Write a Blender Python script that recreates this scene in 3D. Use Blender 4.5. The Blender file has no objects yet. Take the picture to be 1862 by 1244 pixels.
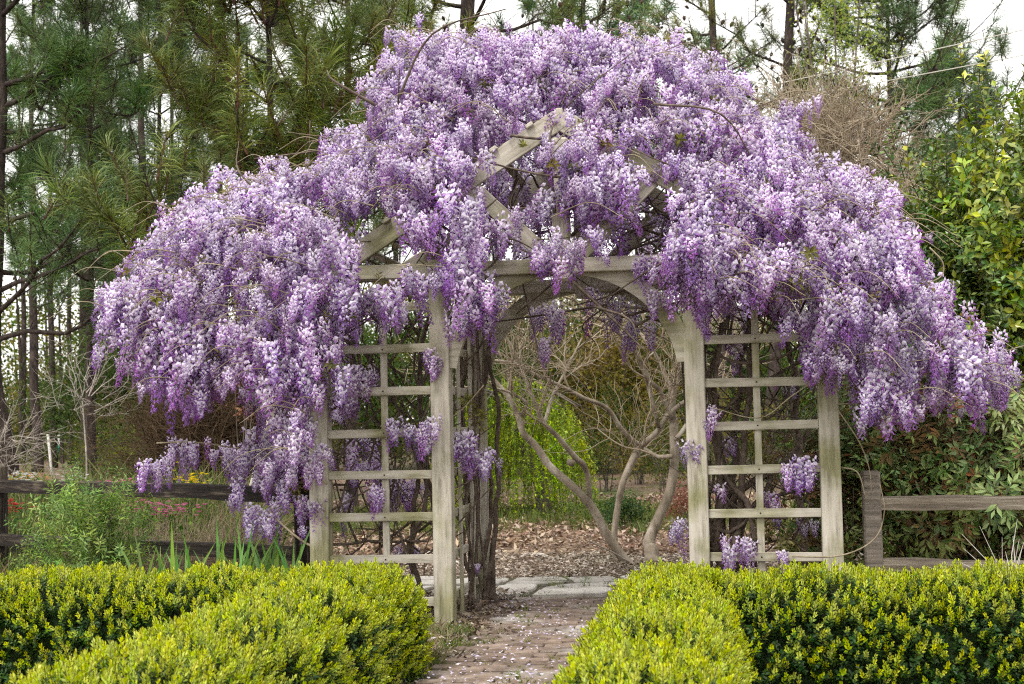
import bpy, bmesh, math, random
import numpy as np
from mathutils import Vector, Matrix

R = math.radians
def xprod(a, b):
    a, b = np.asarray(a, float), np.asarray(b, float)
    if a.ndim == 1 and b.ndim == 1:
        return np.array((a[1] * b[2] - a[2] * b[1], a[2] * b[0] - a[0] * b[2], a[0] * b[1] - a[1] * b[0]))
    a0, a1, a2 = a[..., 0], a[..., 1], a[..., 2]; b0, b1, b2 = b[..., 0], b[..., 1], b[..., 2]
    return np.stack((a1 * b2 - a2 * b1, a2 * b0 - a0 * b2, a0 * b1 - a1 * b0), -1)
rng = np.random.default_rng(11)
random.seed(11)
scene = bpy.context.scene
COL = scene.collection

# ------------------------------------------------------------------ camera
F_PX, CX, CY = 2600.0, 931.0, 622.0            # focal length and centre in pixels of the 1862 x 1244 photograph
CAM = np.array([1.136, -10.21, 1.46])
YAW, PITCH, ROLL = R(8.5), R(3.26), R(1.2)
_f = np.array([-math.sin(YAW), math.cos(YAW), 0.0]); _r = np.array([math.cos(YAW), math.sin(YAW), 0.0]); _u = np.array([0, 0, 1.0])
_F = _f * math.cos(PITCH) + _u * math.sin(PITCH)
_U = _u * math.cos(PITCH) - _f * math.sin(PITCH)
_UP = _U * math.cos(ROLL) + _r * math.sin(ROLL)
_RT = _r * math.cos(ROLL) - _U * math.sin(ROLL)
cam_data = bpy.data.cameras.new('camera')
cam = bpy.data.objects.new('camera', cam_data); COL.objects.link(cam)
cam.matrix_world = Matrix(((_RT[0], _UP[0], -_F[0], CAM[0]), (_RT[1], _UP[1], -_F[1], CAM[1]),
                           (_RT[2], _UP[2], -_F[2], CAM[2]), (0, 0, 0, 1)))
cam_data.sensor_width = 36.0; cam_data.lens = F_PX / 1862.0 * 36.0
cam_data.clip_start = 0.1; cam_data.clip_end = 2000
cam_data.dof.use_dof = True; cam_data.dof.focus_distance = 10.2; cam_data.dof.aperture_fstop = 5.0
scene.camera = cam

# ------------------------------------------------------------------ light: bright overcast
world = bpy.data.worlds.new('World'); scene.world = world; world.use_nodes = True
wn, wl = world.node_tree.nodes, world.node_tree.links
wn.clear()
SUN_EL, SUN_AZ = R(58), R(205)                  # azimuth clockwise from +Y: behind the camera, a little to its left
sky = wn.new('ShaderNodeTexSky'); sky.sky_type = 'NISHITA'; sky.sun_disc = False
sky.sun_elevation = SUN_EL; sky.sun_rotation = SUN_AZ; sky.air_density = 1.0; sky.dust_density = 1.0; sky.ozone_density = 1.0
hsv = wn.new('ShaderNodeHueSaturation'); hsv.inputs['Saturation'].default_value = 0.12
ovc = wn.new('ShaderNodeMix'); ovc.data_type = 'RGBA'; ovc.inputs['Factor'].default_value = 0.8; ovc.inputs['B'].default_value = (8.6, 8.4, 8.15, 1)   # even cloud layer over the sky
bg = wn.new('ShaderNodeBackground'); bg.inputs['Strength'].default_value = 0.15
wo = wn.new('ShaderNodeOutputWorld')
wl.new(sky.outputs[0], hsv.inputs['Color']); wl.new(hsv.outputs[0], ovc.inputs['A']); wl.new(ovc.outputs['Result'], bg.inputs['Color']); wl.new(bg.outputs[0], wo.inputs[0])
sun_d = bpy.data.lights.new('sun', 'SUN'); sun_d.energy = 1.9; sun_d.angle = R(14); sun_d.color = (1.0, 0.965, 0.91)
sun = bpy.data.objects.new('sun', sun_d); COL.objects.link(sun)
_sd = Vector((math.sin(SUN_AZ) * math.cos(SUN_EL), math.cos(SUN_AZ) * math.cos(SUN_EL), math.sin(SUN_EL)))
sun.rotation_euler = _sd.to_track_quat('Z', 'Y').to_euler()
vs = scene.view_settings
vs.view_transform = 'Standard'; vs.look = 'None'; vs.exposure = 0.72; vs.gamma = 1.0; vs.use_curve_mapping = False
cy = scene.cycles
cy.max_bounces = 4; cy.diffuse_bounces = 2; cy.glossy_bounces = 2; cy.transmission_bounces = 3; cy.transparent_max_bounces = 6
cy.caustics_reflective = False; cy.caustics_refractive = False
cy.use_denoising = False; cy.filter_width = 1.15; cy.use_adaptive_sampling = True; cy.adaptive_threshold = 0.02; cy.adaptive_min_samples = 24
scene.render.use_motion_blur = False

# ------------------------------------------------------------------ pixel -> place
def ray(px, py):
    d = _F + _RT * ((px - CX) / F_PX) - _UP * ((py - CY) / F_PX)
    return d
def at_depth(px, py, depth):                    # point at a distance measured along the level viewing direction
    d = ray(px, py); return CAM + d * (depth / d.dot(_f))
def at_y(px, py, Y):                            # point on the plane y = Y (the arbor's front is Y = 0)
    d = ray(px, py); return CAM + d * ((Y - CAM[1]) / d[1])
def at_ground(px, py, z=0.0):
    d = ray(px, py); return CAM + d * ((z - CAM[2]) / d[2])
def base_at(px, py, depth):
    p = at_depth(px, py, depth); return np.array([p[0], p[1], 0.0])

# ------------------------------------------------------------------ materials
def new_mat(name):
    m = bpy.data.materials.new(name); m.use_nodes = True
    nt = m.node_tree; nt.nodes.clear()
    return m, nt.nodes, nt.links
def N(nodes, t, **kw):
    n = nodes.new(t)
    for k, v in kw.items(): setattr(n, k, v)
    return n
def ramp(nodes, stops):
    r = nodes.new('ShaderNodeValToRGB'); e = r.color_ramp.elements
    e[0].position, e[0].color = stops[0][0], (*stops[0][1], 1)
    e[1].position, e[1].color = stops[1][0], (*stops[1][1], 1)
    for p, c in stops[2:]:
        x = e.new(p); x.color = (*c, 1)
    return r

def leaf_mat(name, trans=0.3, rough=0.5, spec=0.3, hue=0.03, val=0.35, sat=0.15, tint=(1, 1, 1), noise=0.0):
    """Thin plant tissue coloured by the 'Col' attribute, each copy a little different."""
    m, n, l = new_mat(name)
    a = N(n, 'ShaderNodeAttribute', attribute_name='Col')
    oi = N(n, 'ShaderNodeObjectInfo')
    wn_ = N(n, 'ShaderNodeTexWhiteNoise', noise_dimensions='1D'); l.new(oi.outputs['Random'], wn_.inputs['W'])
    sep = N(n, 'ShaderNodeSeparateColor'); l.new(wn_.outputs['Color'], sep.inputs[0])
    h = N(n, 'ShaderNodeHueSaturation')
    def mr(sock, lo, hi, to):
        x = N(n, 'ShaderNodeMapRange'); x.inputs['To Min'].default_value = lo; x.inputs['To Max'].default_value = hi
        l.new(sock, x.inputs['Value']); l.new(x.outputs[0], to)
    mr(sep.outputs[0], 0.5 - hue, 0.5 + hue, h.inputs['Hue'])
    mr(sep.outputs[1], 1 - sat, 1 + sat, h.inputs['Saturation'])
    mr(sep.outputs[2], 1 - val, 1 + val * 0.8, h.inputs['Value'])
    mx = N(n, 'ShaderNodeMix', data_type='RGBA', blend_type='MULTIPLY'); mx.inputs['Factor'].default_value = 1
    mx.inputs['B'].default_value = (*tint, 1)
    l.new(a.outputs['Color'], mx.inputs['A']); l.new(mx.outputs['Result'], h.inputs['Color'])
    p = N(n, 'ShaderNodeBsdfPrincipled'); p.inputs['Roughness'].default_value = rough
    p.inputs['Specular IOR Level'].default_value = spec
    t = N(n, 'ShaderNodeBsdfTranslucent')
    ms = N(n, 'ShaderNodeMixShader'); ms.inputs[0].default_value = trans
    o = N(n, 'ShaderNodeOutputMaterial')
    l.new(h.outputs[0], p.inputs['Base Color']); l.new(h.outputs[0], t.inputs['Color'])
    l.new(p.outputs[0], ms.inputs[1]); l.new(t.outputs[0], ms.inputs[2]); l.new(ms.outputs[0], o.inputs[0])
    return m

def solid_mat(name, stops, scale=(1, 1, 1), nscale=8.0, detail=6, rough=0.85, spec=0.2, bump=0.4, bdist=0.01,
              coords='Object', second=None, random_val=0.0):
    """Noise-driven colour ramp with matching relief; second = (stops, nscale, lo, hi) lays patches on top."""
    m, n, l = new_mat(name)
    tc = N(n, 'ShaderNodeTexCoord'); mp = N(n, 'ShaderNodeMapping'); mp.inputs['Scale'].default_value = scale
    if coords == 'World':
        g = N(n, 'ShaderNodeNewGeometry'); l.new(g.outputs['Position'], mp.inputs[0])
    else:
        l.new(tc.outputs[coords], mp.inputs[0])
    no = N(n, 'ShaderNodeTexNoise'); no.inputs['Scale'].default_value = nscale; no.inputs['Detail'].default_value = detail
    no.inputs['Roughness'].default_value = 0.65
    l.new(mp.outputs[0], no.inputs['Vector'])
    r = ramp(n, stops); l.new(no.outputs[0], r.inputs[0])
    col = r.outputs[0]
    if second:
        no2 = N(n, 'ShaderNodeTexNoise'); no2.inputs['Scale'].default_value = second[1]; no2.inputs['Detail'].default_value = 5
        g2 = N(n, 'ShaderNodeNewGeometry'); l.new(g2.outputs['Position'], no2.inputs['Vector'])
        mr = N(n, 'ShaderNodeMapRange'); mr.inputs['From Min'].default_value = second[2]; mr.inputs['From Max'].default_value = second[3]
        l.new(no2.outputs[0], mr.inputs['Value'])
        mix = N(n, 'ShaderNodeMix', data_type='RGBA'); l.new(mr.outputs[0], mix.inputs['Factor'])
        r2 = ramp(n, second[0]); l.new(no.outputs[0], r2.inputs[0])
        l.new(col, mix.inputs['A']); l.new(r2.outputs[0], mix.inputs['B']); col = mix.outputs['Result']
    if random_val:
        oi = N(n, 'ShaderNodeObjectInfo'); x = N(n, 'ShaderNodeMapRange')
        x.inputs['To Min'].default_value = 1 - random_val; x.inputs['To Max'].default_value = 1 + random_val
        h = N(n, 'ShaderNodeHueSaturation'); l.new(oi.outputs['Random'], x.inputs['Value']); l.new(x.outputs[0], h.inputs['Value'])
        l.new(col, h.inputs['Color']); col = h.outputs[0]
    p = N(n, 'ShaderNodeBsdfPrincipled'); p.inputs['Roughness'].default_value = rough; p.inputs['Specular IOR Level'].default_value = spec
    l.new(col, p.inputs['Base Color'])
    b = N(n, 'ShaderNodeBump'); b.inputs['Strength'].default_value = bump; b.inputs['Distance'].default_value = bdist
    l.new(no.outputs[0], b.inputs['Height']); l.new(b.outputs[0], p.inputs['Normal'])
    o = N(n, 'ShaderNodeOutputMaterial'); l.new(p.outputs[0], o.inputs[0])
    return m

MAT = {}
MAT['arbor'] = solid_mat('weathered painted wood', [(0.28, (0.19, 0.165, 0.13)), (0.48, (0.42, 0.385, 0.315)), (0.7, (0.54, 0.505, 0.435))],
                         scale=(.30, 3, 3), nscale=9, detail=9, bump=0.3, bdist=0.005,
                         second=([(0.3, (0.13, 0.125, 0.06)), (0.7, (0.36, 0.34, 0.20))], 3.1, 0.46, 0.66))
MAT['rail_dark'] = solid_mat('old dark timber', [(0.3, (0.008, 0.007, 0.006)), (0.52, (0.024, 0.018, 0.015)), (0.7, (0.13, 0.105, 0.08))],
                             scale=(0.25, 3, 3), nscale=9, detail=8, bump=0.9, bdist=0.02,
                             second=([(0.3, (0.04, 0.032, 0.025)), (0.7, (0.17, 0.14, 0.10))], 2.6, 0.56, 0.74))
MAT['rail_grey'] = solid_mat('grey split timber', [(0.3, (0.08, 0.062, 0.047)), (0.52, (0.25, 0.21, 0.16)), (0.72, (0.45, 0.40, 0.33))],
                             scale=(0.2, 3.5, 3.5), nscale=10, detail=8, bump=0.8, bdist=0.015)
MAT['post_grey'] = solid_mat('grey post timber', [(0.3, (0.10, 0.085, 0.07)), (0.55, (0.24, 0.205, 0.168)), (0.75, (0.36, 0.32, 0.27))],
                             scale=(4, 4, 0.3), nscale=9, detail=8, bump=0.8, bdist=0.012)
MAT['vine'] = solid_mat('wisteria bark', [(0.3, (0.05, 0.036, 0.028)), (0.55, (0.13, 0.10, 0.078)), (0.75, (0.27, 0.22, 0.17))], nscale=18, bump=0.6)
MAT['shoot'] = solid_mat('young wisteria shoot', [(0.3, (0.16, 0.12, 0.075)), (0.7, (0.42, 0.36, 0.25))], nscale=9, bump=0.2)
MAT['pine_bark'] = solid_mat('pine bark', [(0.32, (0.014, 0.011, 0.010)), (0.5, (0.046, 0.034, 0.029)), (0.7, (0.11, 0.085, 0.072))],
                             scale=(1, 1, 0.35), nscale=9, detail=7, bump=1.0, bdist=0.04)
MAT['crape'] = solid_mat('smooth pale bark', [(0.32, (0.13, 0.105, 0.075)), (0.5, (0.30, 0.25, 0.19)), (0.66, (0.50, 0.45, 0.38))],
                         scale=(1, 1, 0.45), nscale=6, detail=5, bump=0.35, bdist=0.01)
MAT['twig'] = solid_mat('bare twig', [(0.3, (0.16, 0.115, 0.075)), (0.7, (0.34, 0.27, 0.19))], nscale=7, bump=0.1)
MAT['twig_tan'] = solid_mat('tan bare twig', [(0.3, (0.22, 0.17, 0.115)), (0.7, (0.46, 0.38, 0.28))], nscale=7, bump=0.1)
MAT['twig_pale'] = solid_mat('pale bare twig', [(0.3, (0.24, 0.20, 0.165)), (0.7, (0.52, 0.47, 0.41))], nscale=7, bump=0.1)
MAT['twig_brown'] = solid_mat('brown fine twig', [(0.3, (0.055, 0.034, 0.018)), (0.7, (0.13, 0.085, 0.05))], nscale=3, bump=0.1)
MAT['bark_grey'] = solid_mat('grey thin bark', [(0.3, (0.05, 0.042, 0.034)), (0.7, (0.19, 0.16, 0.13))], nscale=6, bump=0.4)
MAT['brick'] = solid_mat('worn paving brick', [(0.28, (0.105, 0.074, 0.057)), (0.5, (0.205, 0.152, 0.118)), (0.72, (0.30, 0.24, 0.195))],
                         nscale=9, detail=8, coords='World', bump=0.5, bdist=0.006, random_val=0.22,
                         second=([(0.3, (0.22, 0.20, 0.175)), (0.7, (0.50, 0.475, 0.43))], 1.7, 0.50, 0.72))
MAT['flag'] = solid_mat('pale flagstone', [(0.3, (0.32, 0.295, 0.255)), (0.5, (0.53, 0.50, 0.45)), (0.75, (0.66, 0.635, 0.59))],
                        nscale=5, detail=8, coords='World', bump=0.5, bdist=0.01, random_val=0.25)
MAT['joint'] = solid_mat('sandy joint soil', [(0.3, (0.05, 0.04, 0.03)), (0.7, (0.15, 0.13, 0.085))], nscale=12, coords='World', bump=0.6,
                         second=([(0.3, (0.06, 0.08, 0.02)), (0.7, (0.15, 0.17, 0.05))], 2.0, 0.5, 0.62))
MAT['ground'] = solid_mat('leaf litter ground', [(0.3, (0.055, 0.036, 0.024)), (0.5, (0.15, 0.10, 0.068)), (0.72, (0.29, 0.22, 0.165))],
                          nscale=6, detail=12, coords='World', bump=1.0, bdist=0.03,
                          second=([(0.3, (0.035, 0.045, 0.014)), (0.7, (0.13, 0.14, 0.045))], 0.35, 0.5, 0.62))
MAT['leafy'] = leaf_mat('hedge leaf', trans=0.25, rough=0.45, spec=0.35, hue=0.015, val=0.25)
MAT['evergreen'] = leaf_mat('glossy evergreen leaf', trans=0.18, rough=0.32, spec=0.5, hue=0.03, val=0.4)
MAT['nandina'] = leaf_mat('fine compound leaf', trans=0.3, rough=0.45, spec=0.35, hue=0.03, val=0.4)
MAT['soft_leaf'] = leaf_mat('thin spring leaf', trans=0.4, rough=0.6, spec=0.2, hue=0.03, val=0.35)
MAT['needle'] = leaf_mat('pine needle', trans=0.15, rough=0.5, spec=0.25, hue=0.025, val=0.35)
MAT['flower'] = leaf_mat('wisteria petal', trans=0.35, rough=0.7, spec=0.1, hue=0.022, val=0.25, sat=0.2)
MAT['litter'] = leaf_mat('dead leaf', trans=0.1, rough=0.8, spec=0.1, hue=0.02, val=0.4)
MAT['petal'] = leaf_mat('bedding flower', trans=0.3, rough=0.7, spec=0.1, hue=0.0, val=0.15, sat=0.05)
def plain(name, c, rough=0.7, spec=0.2):
    return solid_mat(name, [(0.3, tuple(x * 0.8 for x in c)), (0.7, tuple(min(1, x * 1.12) for x in c))], nscale=14, rough=rough, spec=spec, bump=0.1)

# ------------------------------------------------------------------ mesh helpers
class Geo:
    """Collects vertices, faces and colours; build() links them as one mesh object."""
    def __init__(s): s.v, s.f, s.c, s.n = [], [], [], 0
    def add(s, v, f, col=(1, 1, 1)):
        v = np.asarray(v, float); k = len(v)
        c = np.asarray(col, float)
        if c.ndim == 1: c = np.tile(c, (k, 1))
        s.v.append(v); s.c.append(c); s.f.extend([tuple(i + s.n for i in q) for q in f]); s.n += k
    def arrays(s):
        return np.concatenate(s.v), s.f, np.concatenate(s.c)
    def tube(s, pts, radii, sides=6, col=(1, 1, 1), cap=True):
        pts = np.asarray(pts, float); n = len(pts)
        radii = np.full(n, radii) if np.isscalar(radii) else np.asarray(radii, float)
        t = np.gradient(pts, axis=0); t /= np.linalg.norm(t, axis=1)[:, None] + 1e-9
        ref = np.array([0, 0, 1.0]) if abs(t[0][2]) < 0.9 else np.array([1.0, 0, 0])
        a = xprod(t[0], ref); a /= np.linalg.norm(a)
        if n < 9:
            a_ = xprod(t, ref); a_ /= np.linalg.norm(a_, axis=1)[:, None] + 1e-9; b_ = xprod(t, a_); an = np.arange(sides) * 2 * math.pi / sides
            W = (pts[:, None] + radii[:, None, None] * (np.cos(an)[None, :, None] * a_[:, None] + np.sin(an)[None, :, None] * b_[:, None])).reshape(-1, 3)
        V = []
        ang = np.arange(sides) * 2 * math.pi / sides
        for i in range(n if n >= 9 else 0):
            a = a - t[i] * a.dot(t[i]); a /= np.linalg.norm(a) + 1e-9
            b = xprod(t[i], a)
            V.append(pts[i] + radii[i] * (np.cos(ang)[:, None] * a + np.sin(ang)[:, None] * b))
        f = []
        for i in range(n - 1):
            for j in range(sides):
                k = (j + 1) % sides
                f.append((i * sides + j, i * sides + k, (i + 1) * sides + k, (i + 1) * sides + j))
        if cap and sides > 3:
            f.append(tuple(range(sides - 1, -1, -1))); f.append(tuple((n - 1) * sides + j for j in range(sides)))
        s.add(W if n < 9 else np.concatenate(V), f, col)
    def build(s, name, mat, parent=None, smooth=True):
        v, f, c = s.arrays()
        return link(mesh_from(name, v, f, c, mat, smooth), name, parent)

def mesh_from(name, v, f, c=None, mat=None, smooth=True):
    me = bpy.data.meshes.new(name)
    me.from_pydata([tuple(x) for x in v], [], f); me.update()
    if c is not None:
        at = me.color_attributes.new('Col', 'FLOAT_COLOR', 'POINT')
        a = np.ones((len(v), 4)); a[:, :3] = c; at.data.foreach_set('color', a.ravel())
    if smooth and len(me.polygons): me.polygons.foreach_set('use_smooth', [True] * len(me.polygons))
    if mat: me.materials.append(mat)
    return me
def link(me, name, parent=None):
    o = bpy.data.objects.new(name, me); COL.objects.link(o)
    if parent is not None: o.parent = parent
    return o
def tag(o, label=None, cat=None, group=None, kind=None):
    for k, v in (('label', label), ('category', cat), ('group', group), ('kind', kind)):
        if v: o[k] = v
    return o
def empty(name, loc=(0, 0, 0)):
    o = bpy.data.objects.new(name, None); COL.objects.link(o); o.location = tuple(loc); o.empty_display_size = 0.2
    return o
def thing(name, label, cat, group=None, loc=(0, 0, 0)):
    return tag(empty(name, loc), label, cat, group)

def catmull(pts, k=4):
    pts = np.asarray(pts, float)
    if len(pts) < 3: return np.linspace(pts[0], pts[-1], k + 1)
    P = np.vstack([2 * pts[0] - pts[1], pts, 2 * pts[-1] - pts[-2]]); out = []
    for i in range(1, len(P) - 2):
        p0, p1, p2, p3 = P[i - 1:i + 3]
        for t in np.linspace(0, 1, k, endpoint=False):
            out.append(0.5 * (2 * p1 + (p2 - p0) * t + (2 * p0 - 5 * p1 + 4 * p2 - p3) * t ** 2 + (3 * p1 - p0 - 3 * p2 + p3) * t ** 3))
    out.append(P[-2]); return np.array(out)

def board(name, mat, parent, a, b, w, h, side=(0, 1, 0), bevel=0.006):
    """A sawn board from a to b; h across the 'side' direction, w across the third."""
    a, b = Vector(a), Vector(b); x = (b - a); L = x.length; x.normalize()
    y = Vector(side) - x * x.dot(Vector(side)); y.normalize(); z = x.cross(y)
    bm = bmesh.new(); bmesh.ops.create_cube(bm, size=1)
    for v in bm.verts: v.co = Vector((v.co.x * L, v.co.y * h, v.co.z * w))
    if bevel: bmesh.ops.bevel(bm, geom=list(bm.edges), offset=bevel, segments=1, affect='EDGES')
    me = bpy.data.meshes.new(name); bm.to_mesh(me); bm.free(); me.materials.append(mat)
    o = link(me, name, parent); m = Matrix((x, y, z)).transposed().to_4x4(); m.translation = (a + b) / 2
    o.matrix_local = m if parent is None else Matrix.Translation(-Vector(parent.location)) @ m
    return o

def rot_to(n, spin):
    """Euler angles that turn +Z to each direction n and then spin about it."""
    n = np.asarray(n, float); n = n / (np.linalg.norm(n, axis=1)[:, None] + 1e-9)
    ref = np.where(np.abs(n[:, 2:3]) < 0.95, np.array([[0, 0, 1.0]]), np.array([[1.0, 0, 0]]))
    x = xprod(ref, n); x /= np.linalg.norm(x, axis=1)[:, None] + 1e-9
    y = xprod(n, x)
    c, s = np.cos(spin)[:, None], np.sin(spin)[:, None]
    X = x * c + y * s; Y = -x * s + y * c
    return np.stack([np.arctan2(Y[:, 2], n[:, 2]), -np.arcsin(np.clip(X[:, 2], -1, 1)), np.arctan2(X[:, 1], X[:, 0])], 1)

_groups = {}
def scatter_group(nv):
    if nv in _groups: return _groups[nv]
    ng = bpy.data.node_groups.new('scatter_%d' % nv, 'GeometryNodeTree')
    ng.interface.new_socket(name='Geometry', in_out='INPUT', socket_type='NodeSocketGeometry')
    ng.interface.new_socket(name='Geometry', in_out='OUTPUT', socket_type='NodeSocketGeometry')
    n, l = ng.nodes, ng.links
    gi, go = n.new('NodeGroupInput'), n.new('NodeGroupOutput')
    def attr(name, dt):
        a = n.new('GeometryNodeInputNamedAttribute'); a.data_type = dt; a.inputs['Name'].default_value = name
        return a.outputs['Attribute']
    rot, scl, var = attr('rot', 'FLOAT_VECTOR'), attr('scl', 'FLOAT_VECTOR'), attr('var', 'INT')
    join = n.new('GeometryNodeJoinGeometry')
    sp = n.new('GeometryNodeSeparateGeometry'); sp.domain = 'POINT'
    l.new(gi.outputs[0], sp.inputs['Geometry']); l.new(attr('pt', 'BOOLEAN'), sp.inputs['Selection'])
    for k in range(nv):
        cmp_ = n.new('FunctionNodeCompare'); cmp_.data_type = 'INT'; cmp_.operation = 'EQUAL'
        ins = [s for s in cmp_.inputs if s.type == 'INT']; l.new(var, ins[0]); ins[1].default_value = k
        s2 = n.new('GeometryNodeSeparateGeometry'); s2.domain = 'POINT'
        l.new(sp.outputs['Inverted'], s2.inputs['Geometry']); l.new(cmp_.outputs['Result'], s2.inputs['Selection'])
        iop = n.new('GeometryNodeInstanceOnPoints')
        l.new(sp.outputs['Selection'], iop.inputs['Points']); l.new(cmp_.outputs['Result'], iop.inputs['Selection'])
        l.new(s2.outputs['Selection'], iop.inputs['Instance'])
        l.new(rot, iop.inputs['Rotation']); l.new(scl, iop.inputs['Scale'])
        l.new(iop.outputs[0], join.inputs[0])
    l.new(join.outputs[0], go.inputs[0])
    _groups[nv] = ng; return ng

def scatter(name, protos, pts, rots, scls, mat, parent=None, var=None, stuff=True):
    """One object whose mesh carries the proto shapes and the points; the modifier draws a copy at every point."""
    pts = np.asarray(pts, float); k = len(pts); nv = len(protos)
    scls = np.asarray(scls, float)
    if scls.ndim == 1: scls = np.repeat(scls[:, None], 3, 1)
    if var is None: var = rng.integers(0, nv, k)
    V, Fc, Cc, pt, vr, n0 = [], [], [], [], [], 0
    for i, g in enumerate(protos):
        v, f, c = g.arrays() if isinstance(g, Geo) else g
        V.append(v); Cc.append(c); Fc += [tuple(j + n0 for j in q) for q in f]; n0 += len(v)
        pt.append(np.zeros(len(v), bool)); vr.append(np.full(len(v), i))
    off = np.array(parent.location) if parent is not None else np.zeros(3)
    V.append(pts - off); Cc.append(np.ones((k, 3))); pt.append(np.ones(k, bool)); vr.append(var)
    me = mesh_from(name, np.concatenate(V), Fc, np.concatenate(Cc), mat, smooth=False)
    tot = n0 + k
    for nm, dt, arr in (('pt', 'BOOLEAN', np.concatenate(pt)), ('var', 'INT', np.concatenate(vr).astype(np.int32))):
        me.attributes.new(nm, dt, 'POINT').data.foreach_set('value', arr)
    for nm, arr in (('rot', rots), ('scl', scls)):
        full = np.zeros((tot, 3)); full[n0:] = arr
        me.attributes.new(nm, 'FLOAT_VECTOR', 'POINT').data.foreach_set('vector', full.ravel())
    o = link(me, name, parent)
    o.modifiers.new('scatter', 'NODES').node_group = scatter_group(nv)
    if stuff: o['kind'] = 'stuff'
    return o

def U(a, b, n=None): return rng.uniform(a, b, n)
def rdir(n):
    v = rng.normal(size=(n, 3)); return v / np.linalg.norm(v, axis=1)[:, None]
def leaf_quad(base, tip_dir, normal, L, W, fold=0.15):
    """A pointed leaf of four triangles folded along its midrib."""
    t = np.asarray(tip_dir, float); t = t / np.linalg.norm(t); nn = np.asarray(normal, float); nn = nn - t * nn.dot(t); nn /= np.linalg.norm(nn) + 1e-9
    s = xprod(t, nn); b = np.asarray(base, float)
    v = [b, b + t * L * 0.5 + s * W * 0.5 + nn * fold * W, b + t * L, b + t * L * 0.5 - s * W * 0.5 + nn * fold * W, b + t * L * 0.5]
    return v, [(0, 1, 4), (1, 2, 4), (4, 2, 3), (0, 4, 3)]
def mixc(a, b, t): return tuple(x + (y - x) * t for x, y in zip(a, b))

# ------------------------------------------------------------------ proto shapes
def p_box_sprig():                                   # box shoot: dark old leaves below, yellow-green new ones on top
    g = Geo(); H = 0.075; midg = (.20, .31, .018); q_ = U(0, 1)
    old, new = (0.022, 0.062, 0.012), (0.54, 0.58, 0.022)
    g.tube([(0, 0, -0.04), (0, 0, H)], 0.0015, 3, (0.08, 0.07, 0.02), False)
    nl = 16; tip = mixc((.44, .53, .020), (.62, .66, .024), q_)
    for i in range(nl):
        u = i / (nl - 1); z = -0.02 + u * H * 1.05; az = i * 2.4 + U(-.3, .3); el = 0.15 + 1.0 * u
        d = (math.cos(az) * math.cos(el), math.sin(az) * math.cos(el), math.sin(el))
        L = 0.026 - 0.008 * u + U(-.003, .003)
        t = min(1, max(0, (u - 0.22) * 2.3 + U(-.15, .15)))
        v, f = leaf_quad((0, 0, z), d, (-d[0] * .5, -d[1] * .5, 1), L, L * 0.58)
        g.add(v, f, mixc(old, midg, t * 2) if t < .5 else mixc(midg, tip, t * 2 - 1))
    return g
def p_box_dark():
    g = Geo()
    for i in range(12):
        az = i * 2.4; u = i / 11; el = U(-.1, .9); d = (math.cos(az) * math.cos(el), math.sin(az) * math.cos(el), math.sin(el))
        L = U(.018, .026); v, f = leaf_quad((0, 0, -0.02 + u * 0.05), d, (0, 0, 1), L, L * 0.6)
        g.add(v, f, mixc((0.018, 0.05, 0.010), (0.05, 0.12, 0.018), U(0, 1)))
    return g
def p_sprig(nl, size, stem, leafL, leafW, c0, c1, droop=0.0, stemcol=(0.1, 0.08, 0.04)):
    g = Geo(); g.tube([(0, 0, 0), (0, 0, stem)], 0.004 * size / 0.2, 3, stemcol, False)
    for i in range(nl):
        u = (i + 0.5) / nl; az = i * 2.4 + U(-.4, .4); el = U(-.1, .8) - droop
        d = (math.cos(az) * math.cos(el), math.sin(az) * math.cos(el), math.sin(el))
        L = leafL * U(.75, 1.2); v, f = leaf_quad((0, 0, u * stem), d, (U(-.5, .5), U(-.5, .5), 1), L, leafW * U(.8, 1.15))
        g.add(v, f, mixc(c0, c1, U(0, 1) ** 1.3))
    return g
def p_cloud(nl, rad, leafL, leafW, c0, c1):         # a loose spray of separate leaves
    g = Geo()
    for i in range(nl):
        p = rdir(1)[0] * rad * U(0, 1) ** 0.5; d = rdir(1)[0]; nrm = rdir(1)[0] + np.array([0, 0, 1.0])
        L = leafL * U(.7, 1.25); v, f = leaf_quad(p, d, nrm, L, leafW * U(.8, 1.2)); g.add(v, f, mixc(c0, c1, U(0, 1)))
    return g
def p_tuft(nn=60, L=0.36, w=0.0075, c0=(0.026, 0.085, 0.028), c1=(0.13, 0.22, 0.05)):
    g = Geo(); g.tube([(0, 0, -0.22), (0, 0, 0.12)], [0.010, 0.006], 4, (0.06, 0.042, 0.032), False)
    for i in range(nn):
        u = U(0, 1); az = U(0, 6.28); el = -0.15 + 1.45 * u + U(-.15, .15)
        d = np.array([math.cos(az) * math.cos(el), math.sin(az) * math.cos(el), math.sin(el)])
        b = np.array([0, 0, -0.17 + 0.28 * u]); l_ = L * U(.75, 1.1)
        s = xprod(d, rdir(1)[0]); s /= np.linalg.norm(s)
        mid = b + d * l_ * .55; tip = b + d * l_ + np.array([0, 0, -0.05 * l_ / .3])
        col = mixc(c0, c1, U(0, 1))
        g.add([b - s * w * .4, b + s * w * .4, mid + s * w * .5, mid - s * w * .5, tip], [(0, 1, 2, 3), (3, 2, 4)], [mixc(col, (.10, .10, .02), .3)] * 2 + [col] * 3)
    if U(0, 1) < .5:                                 # orange-brown bud and a reddish whorl at the base
        g.tube([(0, 0, .08), (0, 0, .12), (0, 0, .15)], [.010, .012, .002], 5, (.17, .10, .06), False)
    return g
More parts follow.
